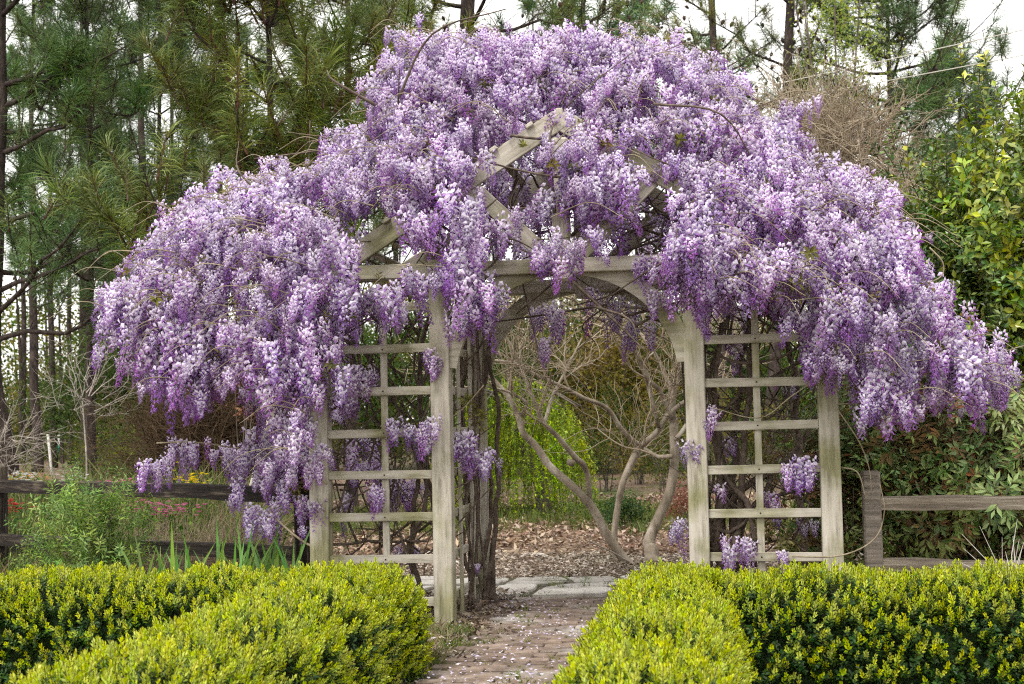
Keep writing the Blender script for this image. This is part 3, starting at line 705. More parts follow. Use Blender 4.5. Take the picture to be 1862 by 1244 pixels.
RV = rng.integers(0, len(RAC), len(RP))
rac_me = [mesh_from('raceme', *g.arrays(), MAT['flower'], False) for g in RAC]
order = np.lexsort((RP[:, 1] + rng.random(len(RP)) * .3, -(RF == 2).astype(int))); pick = np.zeros(len(RP), bool); pick[order[:300]] = True
for i in np.flatnonzero(pick):
    o = link(rac_me[RV[i]], 'raceme', wist); o.location = tuple(RP[i]); o.rotation_euler = tuple(RE[i]); o.scale = (RS[i],) * 3
scatter('blossoms', RAC, RP[~pick], RE[~pick], RS[~pick], MAT['flower'], wist, var=RV[~pick])

# vine wood: stems climbing the posts, a tangle inside the mound, and thin arching shoots over it
def vine(name, pts, r0, r1, mat, sides=6, wob=.02, k=5):
    p = catmull(pts, k); p[1:-1] += rng.normal(size=(len(p) - 2, 3)) * wob * .35
    p = catmull(p[::2] if len(p) > 8 else p, 2)
    g = Geo(); g.tube(p, np.linspace(r0, r1, len(p)), sides); return g.build(name, mat, wist)
def helix(x, y, z0, z1, rad, turns, n=12, ph=0):
    u = np.linspace(0, 1, n); a = ph + u * turns * 6.28
    return np.stack([x + rad * np.cos(a) + rng.normal(size=n) * .02, y + rad * np.sin(a) + rng.normal(size=n) * .02, z0 + (z1 - z0) * u], 1)
for (x, y, rad, turns, r, ph) in ((-.93, 1.45, .12, .9, .035, 0), (-.88, 1.46, .115, .7, .028, 2), (-.92, 1.48, .12, 1.2, .02, 4), (-.86, 1.40, .10, .5, .024, 5), (-1.1, .75, .14, .6, .030, 1), (-1.15, .5, .10, .5, .022, 3),
                                   (-.95, .8, .12, .8, .018, 0.5), (1.12, .35, .13, .7, .045, 0), (1.18, .55, .12, .8, .035, 2), (1.2, .3, .12, .4, .03, 4), (1.05, 1.2, .14, .8, .03, 1), (.98, 1.4, .12, 1.1, .028, 3), (1.5, .35, .14, .5, .03, 5)):
    vine('stem', helix(x, y, -.05, 2.75 + U(-.2, .3), rad, turns, ph=ph), r, r * .55, MAT['vine'], 7)
for pts, r in (([(640, 640), (660, 700), (680, 640), (700, 610)], .016), ([(690, 1050), (740, 1000), (770, 930), (780, 880)], .03), ([(640, 620), (690, 680), (730, 760), (770, 860), (785, 900)], .018), ([(600, 600), (650, 640), (665, 700), (720, 640), (770, 560)], .02),
               ([(605, 860), (640, 800), (700, 740), (770, 700)], .014), ([(600, 990), (690, 985), (780, 985)], .016), ([(700, 1060), (690, 960), (720, 860), (700, 760)], .014), ([(600, 930), (700, 870), (770, 800)], .010),
               ([(1300, 960), (1340, 900), (1400, 860), (1450, 820), (1480, 760)], .034), ([(1370, 1030), (1365, 930), (1330, 880), (1300, 840)], .035), ([(1345, 1030), (1350, 960), (1390, 890), (1420, 820)], .028), ([(1290, 960), (1330, 970), (1360, 940), (1420, 900), (1490, 870)], .022),
               ([(1290, 790), (1340, 720), (1400, 690), (1490, 640)], .02), ([(1285, 640), (1350, 660), (1420, 650), (1480, 600)], .016), ([(1290, 900), (1320, 800), (1400, 760), (1480, 700)], .014), ([(1330, 560), (1400, 580), (1440, 650), (1420, 800)], .012), ([(1300, 1020), (1310, 900), (1300, 700), (1320, 560)], .034)):
    yy = U(.08, .45); vine('stem', [at_y(a, b, yy + U(-.06, .06)) for a, b in pts], r * .8, r * .5, MAT['vine'], 6)
inner = Geo()
for k in range(150):                                  # bare tangle under the blossom
    px = U(330, 1640); py = U(max(180, top_at(px) + 60), 600); y0 = U(-.3, 1.5); p0 = at_y(px, py, y0); L = U(.4, 1.3); d = rdir(1)[0] * np.array([1, .5, .5]); d /= np.linalg.norm(d)
    m = p0 + d * L * .5 + rdir(1)[0] * .18; e = p0 + d * L + np.array([0, 0, -.15])
    inner.tube(catmull([p0, m, e], 5), np.linspace(U(.007, .016), .004, 11), 4)
for k in range(90):                                   # brown tangle in the gable
    p0 = np.array([U(-1.3, 1.3), U(-.25, 1.3), U(2.5, 3.3)]); d = np.array([U(-1, 1), U(-.3, .3), U(-.3, .6)]) * U(.4, .9)
    inner.tube(catmull([p0, p0 + d * .5 + rdir(1)[0] * .12, p0 + d + rdir(1)[0] * .12], 5), np.linspace(U(.005, .013), .003, 11), 4)
for k in range(210):                                  # twigs threading the trellis wings
    s = 1 if k % 2 else -1; x0 = s * U(.95, 1.8); p0 = np.array([x0, U(.05, .5), U(.3, 2.3)]); d = np.array([U(-.5, .5), U(-.1, .2), U(.1, .7)])
    inner.tube(catmull([p0, p0 + d * .5 + rdir(1)[0] * .1, p0 + d + rdir(1)[0] * .15], 5), np.linspace(U(.004, .011), .003, 11), 4)
for k in range(16):                                   # thin canes bundled along the passage
    s = -1 if k % 3 else 1; x0, y0 = s * U(.80, 1.02), U(.7, 1.5); pts = helix(x0, y0, 0, U(2.2, 2.8), U(.03, .09), U(.2, .7), 8, U(0, 6)); p = catmull(pts, 3); inner.tube(p, np.linspace(U(.006, .014), .005, len(p)), 5)
tag(inner.build('stems', MAT['vine'], wist), kind='stuff')
sh = Geo()
for k in range(320):
    px, py = sample(1)[0]; yf = float(y_front(px, py)); p0 = at_y(px, py - 20, yf); s = np.sign(px - 950) + U(-.8, .8)
    L = U(.2, .55); d = np.array([s * U(.4, 1), U(-.8, -.1), U(-.25, .25)]); d /= np.linalg.norm(d)
    sh.tube(catmull([p0, p0 + d * L * .6 + np.array([0, -.05, .04]), p0 + d * L + np.array([s * .03, -.05, -.22 * L])], 5), np.linspace(U(.003, .006), .0018, 11), 3)
for pts, yy, r in (([(440, 640), (436, 690), (450, 708), (500, 718), (560, 722)], -.1, .009), ([(285, 806), (350, 804), (430, 815), (500, 826), (580, 850)], .25, .007), ([(400, 830), (470, 870), (540, 905)], .2, .006), ([(1520, 735), (1580, 730), (1650, 700)], -.1, .005),
                   ([(1520, 740), (1560, 800), (1580, 850), (1585, 900)], -.1, .005), ([(1690, 450), (1715, 480), (1700, 510), (1600, 530)], 0, .006), ([(1440, 1012), (1530, 1010), (1590, 980), (1608, 930), (1600, 880)], -.15, .0065), ([(1530, 850), (1560, 860), (1575, 910)], 0, .006),
                   ([(1395, 230), (1410, 180), (1460, 165), (1530, 180)], .6, .006), ([(600, 250), (560, 245), (520, 240)], .3, .003), ([(640, 205), (690, 200), (760, 215)], .4, .004), ([(1250, 640), (1180, 600), (1100, 560)], .9, .006), ([(1500, 680), (1440, 720), (1380, 760), (1290, 740)], -.1, .006),
                   ([(600, 1000), (560, 990), (520, 960), (490, 930)], .0, .012), ([(595, 880), (570, 860), (545, 870)], -.1, .01), ([(880, 700), (845, 740), (820, 760)], .1, .006)):
    p = catmull([at_y(a, b, yy) for a, b in pts], 6); sh.tube(p, np.linspace(r, r * .5, len(p)), 5)
tag(sh.build('shoots', MAT['shoot'], wist), kind='stuff')
yl = [p_sprig(12, .1, .10, .05, .018, (.11, .10, .025), (.30, .27, .08)) for _ in range(3)]
pp = sample(190); pts = np.array([at_y(a, b - 15, float(y_front(a, b)) - .03) for a, b in pp])
ex = np.array([at_y(a + U(-14, 14), b + U(-12, 12), yy) for a, b, yy in ((545, 890, 0), (540, 880, 0), (1570, 700, -.2), (1560, 710, -.2), (1540, 640, -.2), (1400, 830, .2), (1440, 1000, .1), (1410, 990, .1), (860, 740, .3), (865, 770, .3), (1280, 990, .2), (700, 520, -.2), (720, 530, -.2), (1400, 960, .2), (1330, 990, .1)) for _ in range(5)])
pts = np.vstack([pts, ex])
scatter('leaves', yl, pts, rot_to(rdir(len(pts)) + [0, -.3, .2], U(0, 6.28, len(pts))), U(.6, 1.3, len(pts)), MAT['soft_leaf'], wist)

# ================================================================== crape myrtle behind the arch
cm_c = at_ground(1150, 1030); CD = (cm_c - CAM).dot(_f)
crape = thing('crape_myrtle', 'bare crape myrtle with smooth pale twisting trunks behind the arch', 'tree', loc=(cm_c[0], cm_c[1], 0))
def cm_pts(pts, dd=0.0, de=None):
    n = len(pts); de = dd if de is None else de
    return np.array([at_depth(a, b, CD + dd + (de - dd) * i / (n - 1)) for i, (a, b) in enumerate(pts)]) - np.array(crape.location)
SC = F_PX / CD
tw = Geo()
def grow(p, d, L, r, lv):
    n = 4; q = [p]; dd = d.copy()
    for i in range(n):
        dd = dd + rdir(1)[0] * .33 + np.array([0, 0, .05]); dd /= np.linalg.norm(dd); q.append(q[-1] + dd * L / n)
    tw.tube(catmull(q, 2), np.linspace(r, r * .5, 2 * n + 1), 4 if lv > 1 else 3)
    if lv > 0:
        for i in range(1, n + 1):
            for _ in range(2 if lv > 1 else 1):
                e = dd + rdir(1)[0] * .85; e /= np.linalg.norm(e); grow(q[i], e, L * U(.45, .8), r * .55, lv - 1)
TR = [
    ('trunk', [(1147, 1034), (1128, 1008), (1108, 980), (1078, 925), (1045, 888), (1000, 848), (975, 812), (952, 788), (940, 752), (922, 718), (890, 682)], [24, 19, 17, 16, 15, 14, 13.5, 12, 10, 9, 7], 0, -.3),
    ('branch', [(1072, 912), (1069, 868), (1060, 845), (1046, 832), (1015, 795), (988, 768), (975, 738), (955, 690), (935, 640), (912, 600)], [10, 10, 12, 11, 9, 9, 8, 7, 6, 4], -.05, -.6),
    ('branch', [(990, 772), (1005, 720), (1030, 672), (1058, 615)], [7, 6, 5, 3], -.2, .3),
    ('branch', [(942, 760), (958, 735), (930, 715), (900, 706), (868, 700)], [7, 6, 5, 4, 3], -.2, -.5),
    ('trunk', [(1120, 1000), (1117, 975), (1122, 930), (1132, 880), (1150, 838), (1162, 812)], [14, 12, 12, 13, 14, 14], .3, .4),
    ('branch', [(1162, 812), (1130, 780), (1103, 742), (1062, 724), (1020, 702), (975, 682), (930, 660), (880, 655)], [11, 9, 9, 8, 7, 7, 6, 5], .4, -.4),
    ('branch', [(1164, 812), (1195, 785), (1215, 755), (1250, 728), (1300, 700)], [12, 11, 10, 9, 7], .4, .2),
    ('branch', [(1198, 778), (1168, 665), (1140, 622), (1108, 590), (1062, 562), (1040, 540)], [7, 9, 9, 8, 6, 4], .3, -.5),
    ('trunk', [(1186, 1025), (1184, 1000), (1180, 985), (1196, 945), (1216, 900), (1226, 845), (1225, 785), (1221, 740), (1230, 690), (1242, 640), (1250, 560)], [30, 26, 22, 20, 19, 18, 17, 15, 12, 9, 6], .1, .5),
    ('branch', [(1222, 760), (1200, 712), (1180, 690), (1172, 660), (1190, 640)], [9, 9, 8, 6, 4], .3, 0),
    ('branch', [(1224, 720), (1200, 660), (1175, 620), (1150, 590), (1120, 560)], [9, 8, 7, 6, 4], .4, .9),
    ('branch', [(1222, 830), (1195, 830), (1172, 815)], [9, 8, 7], .2, .35),
    ('branch', [(1228, 800), (1250, 770), (1290, 700), (1330, 640)], [9, 8, 6, 4], .2, .6),
]
for nm, pts, rad, d0, d1 in TR:
    q = cm_pts(pts, d0, d1); p = catmull(q, 5); rr = np.interp(np.linspace(0, 1, len(p)), np.linspace(0, 1, len(rad)), rad) / SC * .5 * U(.94, 1.06, len(p)) * .98
    g = Geo(); g.tube(p, rr, 12); g.build(nm, MAT['crape'], crape)
    n0 = len(p) // 2 if nm == 'branch' else int(len(p) * .7)
    for i in range(n0, len(p), 5):
        d = rdir(1)[0] * .8 + (p[min(i + 1, len(p) - 1)] - p[i - 1]) / np.linalg.norm(p[min(i + 1, len(p) - 1)] - p[i - 1]) + np.array([0, 0, .25]); d /= np.linalg.norm(d)
        grow(p[i], d, U(.45, .8), .011, 2)
tag(tw.build('twigs', MAT['twig_tan'], crape), kind='stuff')
st = Geo(); q = at_depth(1043, 843, CD - .25) - np.array(crape.location); st.tube([q, q + np.array([-.05, -.03, .02]), q + np.array([-.055, -.035, .021])], [.036, .034, .005], 9)
st.build('cut_stub', MAT['crape'], crape)

# ================================================================== trees
TUFT = [p_brush() for _ in range(3)] + [p_tuft(80)]
TUFT_FAR = [p_tuft(30, .32, .014) for _ in range(3)]
CONE = p_cone()
def pine(label, base, height, dia, z0, nb, blen, seed, near=False, lean=(0, 0), group='pines in the wood', tint=None, cones=0, sub=4, tsc=(.8, 1.25), up=.45, side=None, top_r=.25, name='pine_tree', gap=0.0):
    """Trunk with limbs as one wood mesh; needle tufts crowd the limb ends as the crown."""
    r = np.random.default_rng(seed); t = thing(name, label, 'tree', group, (base[0], base[1], 0))
    g = Geo(); n = 12
    zs = np.linspace(-.2, height, n); wob = np.cumsum(r.normal(size=(n, 2)) * dia * .10, 0)
    tp = np.stack([lean[0] * zs / height + wob[:, 0], lean[1] * zs / height + wob[:, 1], zs], 1)
    tp[:2, :2] = 0
    tr = dia / 2 * (1 - (1 - top_r) * np.clip(zs / height, 0, 1)); tr[0] *= 1.25
    p = catmull(tp, 3); g.tube(p, np.interp(np.linspace(0, 1, len(p)), np.linspace(0, 1, n), tr), 10)
    P, Dn = [], []
    for k in range(nb):
        z = z0 + (height - z0) * ((k + r.random()) / nb); i = min(len(p) - 1, np.searchsorted(p[:, 2], z)); s = p[i]
        az = k * 2.4 + r.uniform(-.5, .5)
        if side is not None and r.random() < side[1]: az = side[0] + r.uniform(-.7, .7)
        L = blen * (1 - .55 * (z - z0) / (height - z0 + .01)) * r.uniform(.65, 1.15)
        d0 = np.array([math.cos(az), math.sin(az), r.uniform(-.05, .35)])
        q = [s + d0 * L * u + np.array([0, 0, up * L * u * u]) + r.normal(size=3) * .05 * L * u for u in np.linspace(0, 1, 6)]
        q = catmull(q, 2); g.tube(q, np.linspace(max(.012, dia * .13), .009, len(q)), 5, cap=False)
        for u in np.linspace(.28, 1, sub + 2):
            c = q[min(len(q) - 1, int(u * (len(q) - 1)))]; base_d = q[-1] - q[-3]; base_d /= np.linalg.norm(base_d)
            for w in ((-1, 1) if u < .99 else (0,)):
                sd = xprod(base_d, [0, 0, 1.0]) * w; l2 = L * r.uniform(.14, .34) * (1.2 - u * .6)
                e = c + (base_d * .8 + sd * .8 + np.array([0, 0, .35]) + r.normal(size=3) * .2) * l2 if w else c
                if w: g.tube([c, (c + e) / 2 + [0, 0, -.04 * l2], e], [.010, .008, .006], 4, cap=False)
                if r.random() < gap: continue
                P.append(e); Dn.append((e - c) * 1.2 + np.array([0, 0, .8 * l2 + .12]) if w else base_d + [0, 0, .5])
                if w and r.random() < .5: P.append((c + e) / 2 + r.normal(size=3) * .08); Dn.append(rdir(1)[0] * .5 + [0, 0, .9])
    g.build('trunk', MAT['pine_bark'], t)
    P, Dn = np.array(P) + np.array(t.location), np.array(Dn); m = len(P)
    protos = (TUFT if near else TUFT_FAR) + ([CONE] if cones else [])
    var = r.integers(0, len(TUFT if near else TUFT_FAR), m); sc = r.uniform(*tsc, m)
    if cones:
        ci = r.integers(0, m, cones); P = np.vstack([P, P[ci] + r.normal(size=(cones, 3)) * .16]); Dn = np.vstack([Dn, r.normal(size=(cones, 3)) * .4 + [0, 0, 1]])
        var = np.concatenate([var, np.full(cones, len(protos) - 1)]); sc = np.concatenate([sc, r.uniform(.9, 1.6, cones)])
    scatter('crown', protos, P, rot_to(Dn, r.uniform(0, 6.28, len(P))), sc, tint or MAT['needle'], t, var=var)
    return t
needle_blue = leaf_mat('blue-green pine needle', trans=.12, tint=(1.15, 1.08, 1.35), val=.35)
needle_olive = leaf_mat('olive pine needle', trans=.15, tint=(1.5, 1.1, .8), val=.35)
# the young long-needled pine whose limbs fill the sky beside the arbor
pine('young pine with long drooping needle brushes and rising limbs beside the wisteria', base_at(497, 500, 21), 9.5, .19, 2.6, 30, 3.3, 5, near=True, tint=needle_olive, sub=5, tsc=(1.1, 1.8), up=.55, group=None, gap=.25)
pine('olive-needled pine close behind the upper slope of the wisteria', base_at(630, 200, 25), 11, .2, 4.2, 26, 2.8, 6, near=True, tint=needle_olive, sub=4, tsc=(.9, 1.4), group=None)
pine('bushy blue-green pine between the big rough-barked pine and the young pine', base_at(165, 300, 27), 12, .2, 3.4, 30, 3.0, 7, near=True, tint=needle_blue, sub=4, tsc=(1.0, 1.5), group=None, gap=.4)
pine('big rough-barked pine at the end of the dark split rail fence', base_at(12, 500, 24), 13, .40, 2.9, 30, 3.6, 8, near=True, tsc=(.9, 1.4), sub=4, up=.15, group=None, side=(0.0, .45), gap=.3)
pine('slim pine with sparse blue-green crown behind the young long-needled pine', base_at(290, 300, 29), 12, .16, 3.6, 26, 2.8, 12, near=True, tint=needle_blue, tsc=(.9, 1.3), group=None)
# pines rising over the top of the wisteria, hung with cones
pine('stout forked pine with dark cones rising behind the top of the wisteria', base_at(857, 40, 27), 15, .40, 7.6, 22, 3.2, 21, near=True, cones=150, tsc=(.6, 1.0), top_r=.5, up=.3, group=None, gap=.35, tint=needle_olive)
pine('thin straight pine with scattered cones behind the wisteria', base_at(1293, 60, 36), 17, .26, 8.3, 20, 2.6, 23, near=True, cones=120, tsc=(.7, 1.1), top_r=.6, up=.3, group=None, gap=.3, tint=needle_olive)
pine('leaning pine with a long bare limb behind the wisteria', base_at(1380, 120, 33), 16, .30, 7.4, 18, 3.2, 25, near=True, cones=130, lean=(.9, 0), tsc=(.7, 1.1), top_r=.6, group=None, gap=.3, tint=needle_olive)
pine('broad blue-green pine behind the bare twiggy shrub and the wires', base_at(1620, 300, 34), 11.4, .34, 3.4, 52, 4.6, 27, near=True, tint=needle_blue, cones=110, tsc=(1.05, 1.7), up=.35, sub=5, group=None, gap=.5)
pine('slender blue-green pine behind the tall glossy evergreen', base_at(1750, 300, 42), 11.6, .28, 4.0, 34, 3.2, 29, near=True, tint=needle_blue, tsc=(1.3, 2.0), group=None, gap=.3)
# the wood beyond: trunks one can tell apart
for i, (px, dep, dia, h, z0) in enumerate(((68, 54, .40, 19, 5.5), (97, 60, .32, 20, 6), (128, 66, .28, 19, 7), (157, 55, .44, 20, 6), (187, 74, .30, 20, 8), (265, 48, .42, 19, 7), (225, 62, .30, 18, 6), (320, 60, .34, 20, 7), (400, 52, .36, 19, 6), (450, 66, .34, 20, 6),
                                     (40, 70, .34, 20, 8), (560, 58, .36, 20, 5), (640, 50, .34, 19, 6), (720, 64, .36, 21, 6), (905, 62, .30, 18, 7), (1073, 42, .30, 17, 7), (985, 60, .28, 19, 8), (1140, 64, .30, 19, 8), (1190, 52, .28, 18, 8), (1330, 60, .3, 17, 7), (1460, 64, .3, 13, 6))):
    if 880 < px < 1250: lb_, gr_ = 'pine trunk standing in the wood behind the crape myrtle, framed by the arch', 'pines framed by the arch'
    elif px > 1250 or 500 < px <= 880: lb_, gr_ = 'tall pine of the far wood mostly hidden behind the wisteria', 'far pines behind the wisteria'
    elif dia >= .40: lb_, gr_ = 'thick dark pine trunk in the wood beyond the flower bed', 'thick pines beyond the flower bed'
    else: lb_, gr_ = 'slim dark pine trunk in the wood beyond the flower bed', 'slim pines beyond the flower bed'
    pine(lb_, base_at(px, 700, dep), h, dia, z0, 15, 3.0, 40 + i, group=gr_, tsc=(1.3, 2.2), sub=3, tint=needle_blue if i % 3 == 0 else None)

# ------------------------------------------------------------------ shrubs and small trees
def leafy(name, label, cat, base, height, rx, ry, n, protos, mat, z0=.3, stems=6, stem_r=.02, stem_mat='bark_grey', group=None, sc=(.8, 1.3), clump=.45, up=.5, trunk_name='trunk', crown='crown', shell=.45, flat=1.0):
    t = thing(name, label, cat, group, (base[0], base[1], 0)); b = np.array([base[0], base[1], 0.0])
    c = b + np.array([0, 0, (z0 + height) / 2]); hs = np.array([rx, ry, (height - z0) / 2])
    g = Geo()
    for k in range(stems):
        e = rdir(1)[0]; e[2] = abs(e[2]); top = np.array([0, 0, (z0 + height) / 2]) + e * hs * np.array([.75, .75, .85]); m = np.array([top[0] * .3, top[1] * .3, top[2] * .5]) + rdir(1)[0] * .06 * height / 3
        s = np.array([U(-1, 1), U(-1, 1), 0]) * rx * .12; s[2] = -.1
        g.tube(catmull([s, m, top], 5), np.linspace(stem_r, stem_r * .3, 11), 5)
    g.build(trunk_name, MAT[stem_mat], t)
    # points gather in clumps so the outline stays uneven and gaps stay open
    nc = max(8, int(n * .06)); dirs = rdir(nc); cc = c + dirs * hs * (U(shell, 1, (nc, 1)))
    idx = rng.integers(0, nc, n); P = cc[idx] + rng.normal(size=(n, 3)) * (hs * clump * .55)
    P = P[(P[:, 2] > max(.03, z0 * .6))]; d = (P - c) / hs * .8 + np.array([0, 0, up]) + rng.normal(size=P.shape) * .4
    scatter(crown, protos, P, rot_to(d, U(0, 6.28, len(P))), U(*sc, len(P)), mat, t)
    return t
EV = [p_sprig(11, .2, .17, .062, .03, (.03, .085, .016), (.16, .24, .045)) for _ in range(4)]
EVY = [p_sprig(10, .2, .19, .082, .044, (.08, .17, .02), (.42, .46, .04)) for _ in range(4)]
leafy('evergreen_shrub', 'tall glossy dark evergreen shrub behind the wisteria and nandina', 'shrub', base_at(1730, 700, 13.2), 3.5, 1.25, 1.2, 2600, EV, MAT['evergreen'], z0=.2, stems=9, clump=.4)
leafy('evergreen_shrub', 'tall evergreen shrub tipped with yellow-green leaves against the sky', 'shrub', base_at(1850, 500, 12.8), 4.35, .80, .8, 1150, EVY, MAT['evergreen'], z0=1.6, stems=9, clump=.38)
leafy('evergreen_shrub', 'low yellow-green leafed shrub between the wisteria and the tall evergreens', 'shrub', base_at(1720, 450, 14.0), 3.45, 1.0, .7, 1000, EVY, MAT['evergreen'], z0=1.9, stems=7, clump=.4)
def p_nandina(c0, c1):
    g = Geo(); g.tube([(0, 0, -.1), (0, 0, .1), (.05, 0, .22)], [.004, .003, .002], 3, (.14, .07, .04), False)
    for k in range(7):
        az = k * 2.4; o = np.array([math.cos(az), math.sin(az), .35]); b = np.array([0, 0, .02 + .028 * k]); g.tube([b, b + o * .12], [.002, .001], 3, (.2, .12, .06), False)
        for j in (-1, 0, 1, -1, 1):
            dd = o + xprod(o, [0, 0, 1.0]) * j * .9 + np.array([0, 0, -.35]); v, f = leaf_quad(b + o * (.12 if j == 0 else U(.06, .11)), dd, (U(-.3, .3), U(-.3, .3), 1), U(.055, .085), .024); g.add(v, f, mixc(c0, c1, U(0, 1)))
    return g
NA = [p_nandina((.11, .21, .05), (.42, .54, .20)) for _ in range(3)] + [p_nandina((.10, .10, .03), (.34, .18, .08))]
for px, dep, h, rx, lab in ((1640, 11.4, 1.85, .75, 'nandina with fine bronze-tinged leaves behind the grey fence post'), (1760, 11.2, 1.75, .75, 'nandina with fine pale green leaves behind the grey fence rails'), (1865, 10.9, 1.55, .6, 'dense nandina at the far end of the grey fence rails')):
    leafy('nandina_shrub', lab, 'shrub', base_at(px, 900, dep), h, rx, .5, 330, NA, MAT['nandina'], z0=.45, stems=14, stem_r=.011, stem_mat='bark_grey', clump=.46, sc=(.8, 1.3), trunk_name='canes', up=.6)
leafy('nandina_shrub', 'dark green low leafy plant hugging the grey fence post', 'shrub', base_at(1540, 950, 11.0), 1.2, .35, .35, 160, NA, MAT['nandina'], z0=.1, stems=6, stem_r=.008, clump=.45)

def twiggy(name, label, base, zc, rad, n, mat, L=(.5, 1.0), r0=.007, trunk=None, dirbias=(0, 0, .5), depth=3, flat=1.0, from_ground=False):
    t = thing(name, label, 'shrub', None, (base[0], base[1], 0)); g = Geo()
    if trunk:
        k = Geo(); k.tube(catmull([(0, 0, -.1), (.05, .02, zc * .5), (0, 0, zc)], 6), np.linspace(trunk, trunk * .5, 13), 7); k.build('trunk', MAT[mat], t)
    for k in range(n):
        p = rdir(1)[0] * rad * U(0, 1) ** .6 * np.array([1, 1, flat]) + [0, 0, zc]
        if from_ground: p = np.array([U(-rad, rad), U(-rad, rad) * .7, 0.02])
        d = rdir(1)[0] + (p - [0, 0, zc]) / rad * .6 + np.array(dirbias); d /= np.linalg.norm(d); l_ = U(*L); q = [p]
        for i in range(4):
            d = d + rdir(1)[0] * .25; d /= np.linalg.norm(d); q.append(q[-1] + d * l_ / 4)
        g.tube(q, np.linspace(r0 * U(.6, 1.2), r0 * .3, 5), 3, cap=False)
        for i in range(1, 5):
            for _ in range(depth - 1):
                e = d + rdir(1)[0] * .9; e /= np.linalg.norm(e); g.tube([q[i], q[i] + e * l_ * .2 + rdir(1)[0] * .02, q[i] + e * l_ * U(.25, .5)], [r0 * .45, r0 * .35, r0 * .2], 3, cap=False)
    tag(g.build('twigs', MAT[mat], t), kind='stuff'); return t
b = base_at(1500, 280, 17.5); zc = at_depth(1495, 290, 17.5)[2]
twiggy('twiggy_shrub', 'dense tan tangle of bare twigs rising behind the wisteria', b, zc, .85, 620, 'twig_tan', (.35, .8), .0095, trunk=.06, depth=3, flat=.9)
b = base_at(1640, 380, 16.5); zc = at_depth(1640, 420, 16.5)[2]
twiggy('twiggy_shrub', 'loose spray of bare tan twigs beside the yellow-green shrub', b, zc, .55, 150, 'twig_tan', (.4, .9), .009, trunk=.04, depth=2, dirbias=(.3, 0, .7))
twiggy('bare_shrub', 'pale grey leafless shrub with fine branching twigs behind the dark rail fence', base_at(-6, 790, 23), 1.15, .5, 56, 'twig_pale', (.6, 1.1), .009, depth=3, dirbias=(.2, 0, .55))
twiggy('bare_sapling', 'slender pale leafless sapling beyond the dark rail fence', base_at(150, 750, 20), 1.9, .4, 26, 'twig_pale', (.4, .8), .008, trunk=.018, depth=3, dirbias=(0, 0, .9))
twiggy('brown_thicket', 'dense brown leafless thicket beneath the wisteria fringe', base_at(400, 800, 21), .9, 1.0, 1500, 'twig_brown', (.6, 1.3), .010, depth=3, dirbias=(0, 0, .7), flat=.9)
for px, py, dep in ((300, 960, 13.2), (420, 970, 12.8), (230, 950, 14.2), (500, 980, 12.4)):
    twiggy('dry_shrub', 'dry grey-brown twiggy clump behind the dark rail fence', base_at(px, py, dep), 0.1, .42, 200, 'twig', (.3, .65), .005, depth=3, dirbias=(0, 0, 1.1), from_ground=True)['group'] = 'dry clumps behind the rail fence'
# weeping tree of fresh green
b = base_at(935, 900, 22.5); wt = thing('weeping_tree', 'bright lime-green weeping tree with strands trailing to the ground', 'tree', None, tuple(b))
g = Geo(); g.tube(catmull([(.45, 0, -.1), (.42, 0, .5), (.1, .1, 1.3), (0, 0, 1.85)], 5), np.linspace(.14, .06, 16), 9)
for k in range(16):
    a = k * .4; g.tube(catmull([(0, 0, 1.6), (.5 * math.cos(a), .5 * math.sin(a), 1.98), (1.1 * math.cos(a), 1.0 * math.sin(a), 1.7)], 4), np.linspace(.03, .008, 9), 4)
g.build('trunk', MAT['bark_grey'], wt)
n = 800; a = U(0, 6.28, n); rr = U(.05, 1, n) ** .6; P = np.stack([1.2 * rr * np.cos(a), 1.1 * rr * np.sin(a), 2.12 - .95 * rr ** 2.2 + rng.normal(size=n) * .10], 1)
low = rng.random(n) < .35; P[low, 2] -= U(.3, .9, low.sum()); P[:, 2] = np.maximum(P[:, 2], .75)
scatter('crown', [p_strand() for _ in range(4)], P + b, rot_to(np.stack([-.12 * np.cos(a), -.12 * np.sin(a), np.ones(n)], 1) + rng.normal(size=(n, 3)) * .08, U(0, 6.28, n)), U(.55, 1.05, n), MAT['soft_leaf'], wt)

